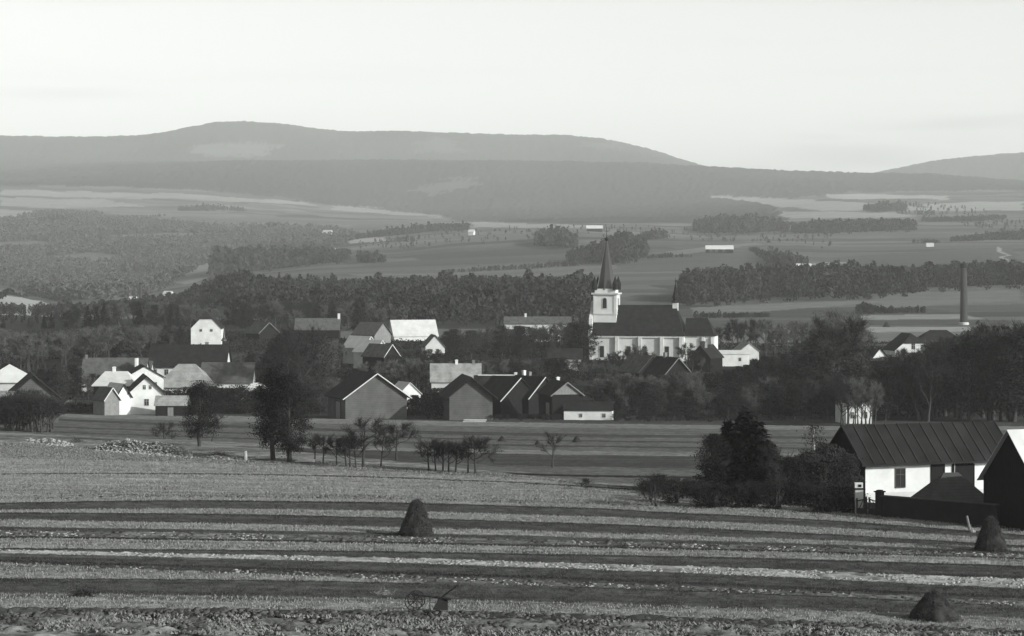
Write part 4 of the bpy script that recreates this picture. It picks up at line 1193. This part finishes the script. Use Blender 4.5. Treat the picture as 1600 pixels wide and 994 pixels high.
zone(-20, 330, 800, 980, [(0, 494), (60, 492), (120, 476), (200, 468), (290, 474), (330, 480)], 90, 'bbplff', 'in the dark wood behind the village at left', 1)
zone(300, 470, 830, 930, [(300, 490), (340, 482), (385, 474), (430, 468), (470, 478)], 21, 'bblf', 'on the slope above the tall white house', 2)
zone(470, 600, 860, 960, [(470, 470), (500, 472), (575, 462), (600, 485)], 20, 'flfb', 'behind the long dark roof at centre left', 3)
zone(-20, 150, 580, 760, [(0, 515), (60, 520), (140, 515)], 44, 'bppl', 'behind the far left barn', 4)
zone(120, 310, 620, 800, [(130, 512), (230, 506), (310, 510)], 44, 'bpplf', 'between the grey roofs and the dark wood', 5)
zone(60, 160, 490, 540, [(60, 575), (110, 565), (160, 590)], 15, 'bll', 'between far left barn and white houses', 6)
zone(385, 510, 500, 610, [(385, 590), (415, 560), (440, 520), (475, 505), (510, 540)], 30, 'bll', 'in the clump left of the large barn', 7)
zone(480, 560, 620, 740, [(480, 520), (560, 535)], 14, 'bbl', 'below the long dark roof', 8)
zone(420, 560, 475, 500, [(420, 600), (470, 585), (500, 590), (560, 600)], 12, 'bl', 'in the hedge beside the large brick barn', 9)
zone(560, 700, 525, 600, [(560, 568), (620, 560), (700, 560)], 20, 'bpl', 'behind the large brick barn', 10)
zone(600, 705, 560, 660, [(600, 560), (660, 545), (705, 548)], 20, 'bbl', 'below the bright white barn', 11)
zone(695, 925, 680, 780, [(695, 515), (760, 512), (850, 505), (925, 500)], 33, 'bllp', 'in the grove left of the church', 12)
zone(695, 925, 530, 690, [(700, 570), (760, 562), (850, 562), (925, 560)], 46, 'bllp', 'behind the row of dark barns', 13)
zone(925, 1115, 470, 545, [(925, 592), (960, 582), (1010, 588), (1115, 580)], 40, 'blpp', 'in the thicket below the church', 14)
zone(925, 1110, 590, 660, [(925, 575), (985, 528), (1030, 560), (1075, 535), (1110, 560)], 16, 'b', 'before the church wall', 15, jit=0.4)
zone(950, 1330, 447, 475, [(950, 625), (1050, 610), (1120, 615), (1200, 590), (1280, 580), (1330, 600)], 33, 'bpll', 'at the field edge below the church', 16)
zone(1110, 1330, 490, 600, [(1110, 590), (1180, 560), (1230, 555), (1280, 525), (1310, 505), (1330, 520)], 30, 'blll', 'in the belt right of the church', 17)
zone(1285, 1335, 470, 560, [(1285, 500), (1312, 482), (1335, 500)], 6, 'b', 'in the tallest crown group right of the church', 18, jit=.1)
zone(1330, 1510, 445, 570, [(1330, 556), (1380, 560), (1440, 554), (1500, 528)], 60, 'blll', 'between the sunlit gable and the weeping trees', 19)
zone(1500, 1620, 440, 520, [(1500, 522), (1540, 508), (1620, 506)], 16, 'bll', 'behind the farmhouse at the right edge', 20)
zone(1125, 1290, 690, 770, [(1125, 508), (1160, 500), (1210, 502), (1250, 498), (1290, 520)], 15, 'b', 'standing open right of the church', 21, jit=.2)
zone(1335, 1510, 580, 680, [(1335, 556), (1430, 546), (1460, 526), (1510, 518)], 28, 'bl', 'around the large dark hipped roof', 22)
zone(235, 425, 478, 492, [(235, 612), (300, 604), (425, 600)], 21, 'sl', 'in the dark hedge behind the left field', 23, minh=2)
zone(640, 704, 455, 475, [(640, 622), (668, 606), (704, 612)], 9, 'sl', 'between the two brick barns', 24, minh=2)
zone(850, 1130, 440, 450, [(850, 648), (960, 640), (1130, 645)], 24, 'sr', 'in the low hedge along the far field edge', 25, minh=1.2)
zone(760, 880, 440, 450, [(760, 648), (880, 646)], 9, 'sr', 'before the dark barns', 26, minh=1.0)
zone(2, 92, 385, 400, [(0, 612), (50, 610), (92, 622)], 12, 'rrb', 'before the far left barn', 27, minh=2)
zone(1200, 1335, 186, 205, [(1205, 728), (1250, 706), (1300, 688), (1335, 700)], 22, 'll', 'in the dark thicket left of the farmhouse', 28, minh=1.5)
zone(1010, 1100, 183, 196, [(1010, 752), (1030, 738), (1100, 750)], 9, 'sr', 'at the left end of the thicket', 29, minh=1.0)
zone(1090, 1340, 180, 190, [(1090, 756), (1210, 748), (1340, 756)], 24, 'ssr', 'on the brow before the thicket', 30, minh=1.0)

zone(1312, 1368, 420, 432, [(1312, 590), (1366, 596)], 13, 'b', 'before the sunlit white gable', 41, jit=.12, wide=.7)
zone(898, 955, 446, 449, [(898, 646), (955, 643)], 5, 'r', 'before the low white cottage wall', 42, minh=.8)
zone(150, 480, 590, 680, [(150, 552), (230, 556), (360, 552), (480, 545)], 26, 'bll', 'behind the grey roofed houses at left', 43)
zone(1105, 1330, 560, 680, [(1105, 585), (1180, 572), (1250, 545), (1330, 545)], 22, 'bll', 'in the rear belt right of the church', 44)
# single trees of the near fields
def one(kind, meshes, uh, px, row, top, label, wide=1.0, D=None, cat='tree', rz=None, group=None):
    D = D or ground_D(px, row)
    h = (row - top) / F * D
    return plant(kind, meshes, at(px, D), label, cat, h / uh * wide, h / uh, rz, group)
one('leafy_tree', leafy_tree(10, 2.4, 2.0, 110, 130, 0.105, LEAFD, 301), 10, 427, 720, 574, 'left one of the two dark trees standing close together in the field', 1.0)
one('leafy_tree', leafy_tree(10, 2.3, 1.8, 110, 130, 0.105, LEAFD, 302), 10, 453, 722, 588, 'right one of the two dark trees standing close together in the field', 1.0)
one('leafy_tree', leafy_tree(10, 2.9, 2.0, 100, 130, 0.11, LEAFD, 303), 10, 312, 698, 598, 'round dark tree standing alone by the heap of stones', 1.0)
one('bare_tree', bare_tree(4.5, 2.4, .9, 7, 1800, .014, 0, TWIG, 304), 4.5, 258, 678, 638, 'bare bush tree on the left field edge behind the heap of stones', 1.0, D=330)
one('bare_tree', bare_tree(4.5, 2.0, .9, 7, 1400, .014, 0, TWIG, 305), 4.5, 331, 690, 645, 'small bare tree close right of the round dark tree')
ORCH = [bare_tree(4.0, 1.9, 1.2, 8, 1900, 0.010, 0, TWIG, 310 + i) for i in range(4)]
WIDE = [bare_tree(4.0, 2.5, 1.3, 9, 2400, 0.010, 0, TWIG, 320 + i) for i in range(2)]
for i, (px, row, top, lib) in enumerate([(492, 722, 684, 0), (505, 724, 680, 1), (526, 727, 686, 2), (541, 729, 684, 3), (547, 730, 684, 0), (556, 731, 688, 1), (567, 730, 656, 2), (595, 729, 682, 3)]):
    one('orchard_tree', ORCH[lib], 4.0, px, row, top, f'bare orchard tree, {ordinal(i)} from the left in the longer row of the field', group='longer row of orchard trees')
one('orchard_tree', WIDE[0], 4.0, 619, 719, 664, 'wide bare orchard tree standing free between the two rows', 1.0)
for i, (px, row, top, lib) in enumerate([(670, 736, 688, 1), (681, 737, 692, 2), (692, 737, 694, 3), (701, 738, 694, 0), (712, 739, 690, 1), (731, 740, 690, 2)]):
    one('orchard_tree', ORCH[lib], 4.0, px, row, top, f'bare orchard tree, {ordinal(i)} from the left in the shorter row at centre', group='shorter row of orchard trees')
one('orchard_tree', WIDE[1], 4.0, 743, 741, 686, 'spreading bare tree closing the shorter row on the right')
one('bare_tree', bare_tree(4.5, 1.6, 1.2, 7, 1400, .011, 0, TWIG, 330), 4.5, 863, 727, 674, 'slim bare tree alone in the middle field right of the orchard rows', D=290)
one('bare_shrub', BBUSH[0], 3, 916, 766, 748, 'small bare bush on the brow of the near field', cat='shrub')
one('leafy_tree', leafy_tree(7, 1.9, 1.9, 90, 110, .10, LEAFD, 341), 7, 1112, 762, 668, 'dark leafy tree at the left of the thicket by the farm', 1.15, D=193)
one('fir_tree', conifer(7.5, 2.0, 342, dens=1.4, skirt=0.2), 7.5, 1138, 765, 648, 'shorter dark fir in the left half of the farm thicket', 1.35, D=195)
one('fir_tree', conifer(7.5, 2.1, 343, dens=1.4, skirt=0.22), 7.5, 1164, 768, 628, 'tallest dark fir in the middle of the farm thicket', 1.35, D=194)
one('fir_tree', conifer(7.5, 2.1, 344, dens=1.4, skirt=0.12), 7.5, 1186, 770, 648, 'dark fir at the right of the tallest fir in the farm thicket', 1.4, D=193)
plant('shrub', BUSH[1], at(1447, 184), 'small dark shrub before the white farmhouse wall', 'shrub', .35, .55)
one('bare_tree', bare_tree(6, 2.1, 1.2, 8, 2600, .012, 0, TWIG, 345, trunks=2), 6, 1216, 772, 690, 'bare tree at the right end of the farm thicket', 1.0, D=192)
one('birch_tree', leafy_tree(6.5, 1.5, 1.6, 34, 40, .12, LEAFM, 346, bark=BIRCH), 6.5, 1272, 765, 656, 'light birch with a white stem left of the farmhouse roof', 1.0, D=215)
POP = [weeping_poplar(13, 2.6, 350 + i) for i in range(2)]
for i, (px, D, top) in enumerate(((1518, 470, 516), (1545, 455, 505), (1575, 465, 512))):
    p = at(px, D); base = HOR - F * p.z / D; h = (base - top) / F * D
    plant('weeping_tree', POP[i % 2], p, ('leftmost', 'middle', 'rightmost')[i] + ' of the tall trees with pale drooping sprays at the right edge', 'tree', h / 13, h / 13, group='tall drooping trees')

# ------------------------------------------------------------------ weeds and brush between the houses
ux, uy = scatter_xy(26000, 478, 820, -60, 1660)
uz = zt(ux, uy)
ud = vnoise(ux / 14.0, uy / 14.0, 81)
us = ud > 0.35
ux, uy, uz = ux[us], uy[us], uz[us]
g_ = TG()
for q_ in range(7):
    o_ = RNG.normal(size=(len(ux), 3)) * np.array([.6, .6, .35]); o_[:, 2] = np.abs(o_[:, 2])
    g_.leaves(np.stack([ux, uy, uz], -1) + o_, 0.32)
tag(link('undergrowth', g_.mesh('undergrowth', LEAFD)), 'dark weeds and brush covering the ground between the village trees', 'undergrowth', kind='stuff')

# ------------------------------------------------------------------ haystacks
def haystack(px, row, h, w, label, prof, seed, group, detail=1.0, D=None, bump=None):
    global RNG
    D = D or ground_D(px, row)
    s = D / F
    h, w = h * s, w * s
    keep = RNG; RNG = np.random.default_rng(seed)
    nz, na = int(26 * detail), int(40 * detail)
    zs = np.linspace(0, 1, nz); aa = np.arange(na) * 2 * math.pi / na
    r = np.interp(zs, [a for a, b in prof], [b for a, b in prof])
    A, Zs = np.meshgrid(aa, zs)
    rr = r[:, None] * w / 2 * (1 + 0.20 * (vnoise(np.cos(A) * 2 + 9, Zs * 5 + np.sin(A) * 2, seed) - .5) * 2 + 0.05 * (RNG.random(A.shape) - .5))
    X = rr * np.cos(A); Y = rr * np.sin(A)
    if bump:
        X -= np.where(np.cos(A) < -0.2, bump * w * np.exp(-((Zs - 0.12) / 0.1) ** 2), 0)
    V = np.stack([X, Y, Zs * h * 1.02 - 0.1], -1).reshape(-1, 3)
    i = np.arange(nz * na).reshape(nz, na); j = np.roll(i, -1, 1)
    Q = np.stack([i[:-1], j[:-1], j[1:], i[1:]], -1).reshape(-1, 4)
    root = tag(empty('haystack', at(px, D)), label, 'haystack', group)
    link('stack', np_mesh('stack', V, Q, HAY, smooth=True), root)
    k = int(9000 * detail ** 2)
    a = RNG.random(k) * 6.28; t = RNG.random(k) ** 1.1
    rv = np.interp(t, [q for q, b in prof], [b for q, b in prof]) * w / 2
    p = np.stack([rv * np.cos(a), rv * np.sin(a), t * h], -1)
    d = unit(np.stack([np.cos(a) * .45, np.sin(a) * .45, -np.ones(k)], -1) + RNG.normal(size=(k, 3)) * .6)
    g = TG(); g.blades(p, d, 0.20 * (0.5 + RNG.random(k)) * (h / 2.2), 0.011 / detail * (h / 2.2))
    kb = int(700 * detail ** 2); ab = RNG.random(kb) * 6.28; rb = w / 2 * (0.9 + 0.45 * RNG.random(kb) ** 2)
    pb = np.stack([rb * np.cos(ab), rb * np.sin(ab), 0.02 + 0.05 * RNG.random(kb)], -1)
    g.blades(pb, unit(RNG.normal(size=(kb, 3)) * np.array([1, 1, .3]) + np.array([0, 0, .15])), 0.16 * (h / 2.2), 0.012 / detail)
    link('straw', g.mesh('straw', STRAW), root)
    RNG = keep
TALL = [(0, .98), (.1, 1.0), (.25, .92), (.45, .75), (.65, .56), (.8, .43), (.92, .30), (.97, .18), (1, .02)]
CONE = [(0, 1.0), (.15, .88), (.4, .66), (.7, .42), (.9, .22), (1, .02)]
MOUND = [(0, 1.0), (.2, .9), (.45, .72), (.7, .5), (.88, .32), (.97, .16), (1, .02)]
haystack(651, 837, 57, 48, 'tall dark haystack with a rounded top at centre of the near field', TALL, 401, 'haystacks of the near field', bump=.10)
haystack(1548, 861, 54, 46, 'tall dark haystack before the garden wall at the right edge', TALL, 402, 'haystacks of the near field')
haystack(1459, 969, 45, 74, 'low broad haystack nearest the camera at lower right', MOUND, 403, 'haystacks of the near field')
for i, (px, row, h, w) in enumerate(((739, 689, 9, 14), (784, 690, 9, 14), (840, 695, 7, 10), (901, 691, 10, 15))):
    haystack(px, row, h, w, ('first', 'second', 'third', 'last')[i] + ' of four small haystacks in the middle field, from the left', CONE, 410 + i, 'small haystacks of the middle field', 0.5)
for i, (px, row, h, w) in enumerate(((1385, 511, 8, 12), (1529, 507, 7, 11))):
    haystack(px, row, h, w, ('far dark haystack on the pale strips left of the factory chimney', 'far dark haystack just right of the factory chimney')[i], CONE, 420 + i, 'far haystacks by the factory chimney', 0.4)

# heap of stones, brushwood and the small things of the near field
def stone_heap(pts, n, name, label, smin, smax, hgt, seed, m=STONE):
    rs = np.random.default_rng(seed)
    t = np.clip(0.5 + rs.normal(size=n) * 0.25 + (rs.random(n) - .5) * .3, -.02, 1.02); t = np.where((t < 0) | (t > 1), rs.random(n), t)
    hgt = hgt * (0.35 + 0.65 * np.sin(np.pi * np.clip(t, 0, 1)) ** .7) * (0.7 + 0.6 * vnoise(t * 14, t * 0, seed))
    pxs = np.interp(t, np.linspace(0, 1, len(pts)), [p[0] for p in pts]); rws = np.interp(t, np.linspace(0, 1, len(pts)), [p[1] for p in pts])
    Ds = np.interp(t, np.linspace(0, 1, len(pts)), [ground_D(p[0], p[1]) for p in pts]) + rs.normal(size=n) * 0.9
    x = (pxs - 800) / F * Ds; z = zt(x, Ds)
    u = np.abs(Ds - np.interp(t, np.linspace(0, 1, len(pts)), [ground_D(p[0], p[1]) for p in pts]))
    z = z + rs.random(n) * hgt * np.clip(1.3 - u, 0, 1)
    V, T = lumps(x, Ds, z, smin + (smax - smin) * rs.random(n) ** 2)
    return tag(link(name, np_mesh(name, V, T, m)), label, 'stone heap', kind='stuff')
stone_heap([(148, 702), (220, 707), (300, 712)], 4500, 'stone_heap', 'long bank of pale fieldstones by the round dark tree', .05, .17, 1.1, 501)
stone_heap([(40, 690), (80, 694), (114, 697)], 800, 'stone_heap', 'short broken bank of pale stones at the left', .05, .18, .5, 502)
stone_heap([(305, 714), (350, 716), (378, 718)], 160, 'stone_rubble', 'thin line of rubble trailing right from the stone bank', .06, .18, .15, 503)
def brush(px, row, n, L, label, seed, m=TWIG, w=.012, h=.35, name='brushwood'):
    global RNG
    keep = RNG; RNG = np.random.default_rng(seed)
    g = TG()
    p = RNG.normal(size=(n, 3)) * np.array([L * .35, L * .3, h * .4]); p[:, 2] = np.abs(p[:, 2])
    d = unit(RNG.normal(size=(n, 3)) * np.array([1, 1, .5]) + np.array([0, 0, .25]))
    g.blades(p, d, L * .4 * (.5 + RNG.random(n)), w)
    o = link(name, g.mesh(name, m), None, at(px, ground_D(px, row)))
    RNG = keep
    return tag(o, label, 'brushwood')
brush(343, 712, 260, 1.6, 'dark brushwood pile at the right end of the stone bank', 511)
brush(121, 692, 200, 1.0, 'dark brush between the two stone banks', 512, h=.6)
brush(130, 932, 420, 0.8, 'dark clump of haulm lying on the near field at lower left', 513, h=.30, w=.02)
brush(597, 930, 260, 0.8, 'pale tangle of dry stalks lying left of the plough', 514, m=mat('dry_stalks', .14, .4), w=.010, h=.3, name='dry_stalks')
brush(1070, 950, 60, 0.5, 'few crossed stalks standing on the near field right of centre', 515, m=mat('dry_stalks', .14), w=.007, h=.3, name='dry_stalks')
def marker():
    root = tag(empty('boundary_post', at(384, ground_D(384, 719))), 'small white boundary post right of the stone bank', 'post')
    MB().lathe([(0.16, -0.2), (0.14, 0.75), (0.09, 0.86)], n=8).build('post', WHITE, root)
    MB().box((0.55, 0.3, 0.1), (0.9, 0.08, 0.12), rz=.2).build('stone_foot', STONE, root)
marker()
def plank(px0, px1, row, label):
    D = ground_D((px0 + px1) / 2, row); p = at((px0 + px1) / 2, D, 0.12)
    L = (px1 - px0) / F * D
    m = MB(); m.box((0, 0, 0), (L, 0.5, 0.10)); m.box((0.1, 0.3, 0.09), (L * .9, 0.35, 0.08), rz=.03)
    tag(m.build('plank_stack', mat('pale_plank', .36, .2, 2.0), None, p), label, 'planks')
plank(462, 492, 723, 'pale planks lying between the dark tree pair and the orchard row')
plank(400, 424, 718, 'pale planks lying left of the dark tree pair')
def board_fence(px0, px1, row, hgt, label, m):
    D0, D1 = ground_D(px0, row), ground_D(px1, row)
    a, b = at(px0, D0), at(px1, D1); d = b - a; L = Vector((d.x, d.y)).length
    root = tag(empty('fence', (a + b) / 2, math.atan2(d.y, d.x)), label, 'fence')
    bm_ = MB(); n_ = int(L / 0.22)
    for i in range(n_):
        hh = hgt * (0.9 + .2 * random.random()); bm_.box((-L / 2 + (i + .5) * L / n_, 0, hh / 2 - .1), (0.19, 0.03, hh + .2))
    bm_.build('boarding', m, root)
    for i in range(int(L / 2.5) + 1):
        MB().box((-L / 2 + i * L / max(1, int(L / 2.5)), 0.09, hgt / 2), (0.12, 0.12, hgt + .3)).build('post', TIMBER, root)
board_fence(88, 150, 633, 1.0, 'low grey board fence between the far left barn and the white house', BOARD)
board_fence(775, 868, 654, 0.9, 'low dark board fence before the black barns', TIMBER)
board_fence(655, 700, 646, 1.1, 'dark board fence between the two brick barns', TIMBER)
def log_pile(px, row, L, n, label, rz):
    root = tag(empty('log_pile', at(px, ground_D(px, row)), rz), label, 'logs')
    for k in range(n):
        j = k % 5; q = k // 5
        MB().bar((-L / 2 + random.random() * .4, j * .32 - .6 + q * .15, .14 + q * .26), (L / 2 - random.random() * .4, j * .32 - .6 + q * .15, .14 + q * .26), .15, .13, 8).build('log', mat('peeled_log', .26, .3, 2.0), root)
log_pile(600, 648, 8.0, 9, 'long pale logs lying at the foot of the large brick barn', R(6))
log_pile(742, 660, 4.5, 9, 'short pale logs piled before the smaller brick barn', R(-4))
def plough():
    D = ground_D(672, 958)
    root = tag(empty('plough', at(672, D), R(-8)), 'old wheeled plough left on the near field at bottom centre', 'plough')
    root.scale = (1.3, 1.3, 1.3); root.location.z += 0.12
    b = MB(); b.bar((-0.75, 0, 0.62), (0.85, 0.05, 0.44), .05, .05, 6); b.build('beam', IRON, root)
    h = MB()
    h.bar((0.35, -0.18, 0.42), (1.15, -0.3, 1.02), .03); h.build('handle', IRON, root)
    h = MB(); h.bar((0.35, 0.18, 0.42), (1.10, 0.3, 1.0), .03); h.build('handle', IRON, root)
    for y in (-.32, .32):
        w = MB(); R0 = .36
        for k in range(14):
            a, c = 2 * math.pi * k / 14, 2 * math.pi * (k + 1) / 14
            w.bar((-0.62 + R0 * math.cos(a), y, .36 + R0 * math.sin(a)), (-0.62 + R0 * math.cos(c), y, .36 + R0 * math.sin(c)), .025, n=4)
        for k in range(4):
            a = math.pi * k / 4
            w.bar((-0.62 - R0 * math.cos(a), y, .36 - R0 * math.sin(a)), (-0.62 + R0 * math.cos(a), y, .36 + R0 * math.sin(a)), .014, n=4)
        w.build('wheel', IRON, root)
    MB().bar((-0.62, -.34, .36), (-0.62, .34, .36), .03).build('axle', IRON, root)
    MB().bar((-0.62, 0, .36), (-0.66, 0, .78), .03).build('standard', IRON, root)
    sh = MB(); sh.poly([(0.1, -.05, 0.0), (.75, -.05, 0.0), (.62, .28, .08), (.70, .12, .42), (.35, -.02, .45), (.12, .0, .1)], [(0, 1, 2), (1, 3, 2), (0, 2, 4), (2, 3, 4), (0, 4, 3, 1)])
    sh.build('mouldboard', IRON, root)
    MB().bar((0.0, 0, .55), (-.02, 0, .02), .025, .015).build('coulter', IRON, root)
plough()

# ------------------------------------------------------------------ far woods, hedges and copses (each reads as one mass)
def small_tree(seed, n, conif):
    rs = np.random.default_rng(seed)
    V = []
    if conif:
        f = rs.random(n); r = 0.24 * (1 - f) ** .8 * (0.6 + 0.5 * rs.random(n)); z = 0.06 + .92 * f
    else:
        f = rs.random(n); z = 0.12 + .86 * f; r = 0.34 * np.sin(np.pi * (0.1 + .88 * f)) ** .6 * (0.55 + .55 * rs.random(n))
    a = rs.random(n) * 6.28
    c = np.stack([r * np.cos(a), r * np.sin(a), z], -1)
    sz = (0.10 if n > 40 else 0.19) * (0.7 + .6 * rs.random((n, 1)))
    d1 = unit(rs.normal(size=(n, 3))); d2 = unit(np.cross(d1, rs.normal(size=(n, 3))))
    v = np.stack([c - d1 * sz, c + d2 * sz, c + d1 * sz - d2 * sz * .3], 1).reshape(-1, 3)
    v[:, 2] = np.clip(v[:, 2], 0, 1.02)
    return v
SMALL = {(n, c): [small_tree(600 + i + 10 * c + n, n, c) for i in range(6)] for n in (26, 90) for c in (0, 1)}
def wood(pts, depth, hpx, n, label, seed, conif=0.4, name='wood', m=WOODD, fine=26, rag=0.3, row_is_base=True):
    """a stand of trees along a line of places (px,row) on the ground, reaching back by depth metres"""
    rs = np.random.default_rng(seed)
    kk = np.linspace(0, 1, len(pts))
    Dk = [ground_D(p[0], p[1]) for p in pts]
    t = rs.random(n); px = np.interp(t, kk, [p[0] for p in pts]); Db = np.interp(t, kk, Dk)
    D = Db + depth * rs.random(n) ** 1.2 * (0.6 + 0.4 * np.sin(np.clip(t, 0, 1) * math.pi))
    if depth > 100:
        D = D + np.where(rs.random(n) < .10, (rs.random(n) - .7) * 130, 0)
    h0 = np.interp(t, np.linspace(0, 1, len(hpx)), hpx) / F * Db
    h = h0 * (1 - rag * rs.random(n)) * np.where(rs.random(n) < .08, 1.3, 1)
    x = (px - 800) / F * D
    z = zt(x, D)
    V = []
    for c in (0, 1):
        for i in range(6):
            s = ((rs.permutation(n) % 6) == i) & True
            break
    kind = np.where(rs.random(n) < conif, 1, 0); var = rs.integers(0, 6, n)
    for c in (0, 1):
        for i in range(6):
            s = (kind == c) & (var == i)
            if not s.any(): continue
            b = SMALL[(fine, c)][i]
            a = rs.random(s.sum()) * 6.28; co, si = np.cos(a)[:, None], np.sin(a)[:, None]
            w = h[s][:, None] * (0.55 + .4 * rs.random(s.sum()))[:, None]
            vx = (b[None, :, 0] * co - b[None, :, 1] * si) * w + x[s][:, None]
            vy = (b[None, :, 0] * si + b[None, :, 1] * co) * w + D[s][:, None]
            vz = b[None, :, 2] * h[s][:, None] + z[s][:, None] - 0.2
            V.append(np.stack([vx, vy, vz], -1).reshape(-1, 3))
    V = np.concatenate(V)
    o = link(name, np_mesh(name, V, np.arange(len(V)).reshape(-1, 3), m))
    return tag(o, label, 'wood' if name == 'wood' else name, kind='stuff')
wood([(1065, 474), (1200, 464), (1300, 461), (1445, 457)], 150, (42, 38, 36, 34), 3600, 'long dark wood across the plain behind the church', 701, .4, fine=90, rag=.5)
wood([(1445, 449), (1530, 447), (1640, 444)], 150, (28, 26, 28), 1500, 'right hand end of the long wood behind the factory chimney', 702, .3, fine=90)
wood([(370, 497), (500, 500), (700, 502), (930, 504)], 430, (40, 40, 44, 50), 7500, 'dark wood band behind the village roofs at centre', 703, .45, fine=90, rag=.5)
wood([(290, 482), (345, 472), (375, 470), (430, 472), (480, 478)], 160, (24, 34, 36, 26, 20), 1500, 'wooded knoll above the tall white house', 704, .3, fine=90)
wood([(1085, 498), (1150, 497), (1205, 496)], 14, (11, 9, 8), 130, 'low hedge on the pale plain right of the church', 705, .1, 'hedge', fine=90)
wood([(1338, 491), (1345, 491)], 8, (17, 17), 8, 'two small trees at the left end of the copse by the chimney', 706, .8, 'copse', fine=90)
wood([(1348, 491), (1365, 491), (1400, 490), (1445, 489)], 18, (19, 14, 9, 11), 110, 'dark copse on the pale plain left of the factory chimney', 707, .4, 'copse', fine=90)
wood([(890, 412), (930, 410), (970, 412), (1008, 402)], 130, (18, 26, 38, 26), 600, 'grove right behind the church spire', 708, .2, fine=90)
wood([(1002, 374), (1020, 375), (1040, 373)], 70, (10, 15, 13), 110, 'round copse above right of the spire', 709, .1, 'copse')
wood([(838, 384), (870, 386), (898, 388)], 110, (18, 24, 20), 260, 'grove on the field left of the spire top', 710, .2, fine=26)
wood([(500, 376), (560, 374), (650, 366), (732, 360)], 60, (8, 10, 13, 12), 500, 'line of dark conifers on the fields at centre left', 711, .7)
wood([(335, 432), (400, 424), (470, 416), (545, 410)], 180, (36, 32, 24, 18), 1100, 'dark wood on the meadow slope at centre left', 712, .2)
wood([(560, 410), (580, 411), (602, 410)], 50, (15, 17, 13), 80, 'small dark copse right of the slope wood', 713, .2, 'copse')
wood([(620, 377), (632, 378), (648, 378)], 30, (7, 9, 8), 24, 'tiny copse below the conifer line', 714, .5, 'copse')
def wood_area(poly, n, hm, label, seed, conif, fine=26):
    """a wood covering a whole slope: trees on random spots of the ground inside the patch"""
    rs = np.random.default_rng(seed)
    m = (DD > 800) & inside(poly, PX + wpx, ROW + wrow) & (tone < 0.05)
    ii = np.flatnonzero(m.ravel())
    wgt = (DD.ravel()[ii]) ** 1.2; wgt /= wgt.sum()
    k = rs.choice(ii, n, p=wgt)
    D = DD.ravel()[k] + rs.normal(size=n) * 6; x = XX.ravel()[k] + rs.normal(size=n) * 4
    z = zt(x, D); h = hm * (0.6 + .6 * rs.random(n)); kd = rs.random(n) < conif; var = rs.integers(0, 6, n)
    V = []
    for c in (0, 1):
        for i in range(6):
            q = (kd == bool(c)) & (var == i)
            b = SMALL[(fine, c)][i]
            a = rs.random(q.sum()) * 6.28; co, si = np.cos(a)[:, None], np.sin(a)[:, None]
            w = h[q][:, None] * (0.7 + .5 * rs.random(q.sum()))[:, None]
            V.append(np.stack([(b[None, :, 0] * co - b[None, :, 1] * si) * w + x[q][:, None], (b[None, :, 0] * si + b[None, :, 1] * co) * w + D[q][:, None],
                               b[None, :, 2] * h[q][:, None] + z[q][:, None] - 0.2], -1).reshape(-1, 3))
    V = np.concatenate(V)
    tag(link('wood', np_mesh('wood', V, np.arange(len(V)).reshape(-1, 3), mat('bare_wood', 0.055, 0.4, 0.03)))  , label, 'wood', kind='stuff')
wood_area([f for f in FARP if f[1] == 0.040][0][0], 15000, 10, 'wooded valley side filling the left middle distance', 715, .35)
wood([(-40, 492), (60, 495), (130, 492), (200, 490), (270, 486), (310, 482)], 120, (12, 12, 16, 22, 24, 20), 900, 'trees on the valley floor at left', 716, .2, fine=90)
wood([(280, 330), (320, 330), (385, 331)], 60, (7, 9, 6), 160, 'dark copse among the pale strips at upper left', 718, .5, 'copse')
wood([(120, 348), (160, 346), (260, 338)], 40, (6, 6, 4), 140, 'thin hedge across the pale strips at upper left', 719, .2, 'hedge')
wood([(1085, 360), (1130, 364), (1180, 364), (1232, 360)], 260, (14, 26, 22, 10), 900, 'dark wood on the rise at right centre', 720, .4)
wood([(1238, 364), (1300, 364), (1430, 360)], 120, (12, 18, 16), 900, 'long straight wood in the right distance', 721, .6)
wood([(1440, 347), (1510, 346), (1572, 342)], 70, (6, 8, 6), 420, 'narrow light topped wood at the right distance', 722, .5)
wood([(1350, 329), (1385, 331), (1416, 329)], 120, (9, 15, 10), 260, 'open copse on the pale strips at right distance', 723, .6, 'copse')
wood([(1485, 378), (1540, 376), (1610, 374)], 90, (7, 11, 14), 360, 'wood at the right edge above the white cottage', 724, .3)
wood([(1420, 380), (1445, 381), (1470, 380)], 30, (6, 7, 5), 40, 'trees around the tiny white cottage at right', 725, .2, 'copse')
wood([(1170, 392), (1200, 412), (1230, 418), (1262, 414)], 70, (6, 18, 22, 12), 200, 'bushy copse on the meadow right of the white barn', 726, .1, 'copse')
wood([(1010, 404), (1040, 403), (1080, 402)], 20, (5, 8, 5), 50, 'low hedge right of the spire', 727, .1, 'hedge')
wood([(60, 352), (84, 352), (110, 352)], 90, (10, 16, 10), 120, 'round grove at the upper left over the valley wood', 728, .1, 'copse')
wood([(0, 470), (50, 462), (110, 476)], 60, (12, 9, 10), 260, 'trees along the top of the pale slope at left', 729, .2, 'hedge')
wood([(690, 428), (800, 422), (900, 416)], 40, (6, 8, 8), 160, 'bushes along the meadow left of the spire', 730, .1, 'hedge')
wood([(1370, 330), (1600, 372)], 900, (8, 8), 200, 'scattered field trees in the right distance', 731, .4, 'field_trees')
wood([(560, 392), (760, 380), (1080, 376), (1300, 386)], 600, (7, 7, 7, 7), 260, 'scattered field trees in the middle distance', 732, .3, 'field_trees')
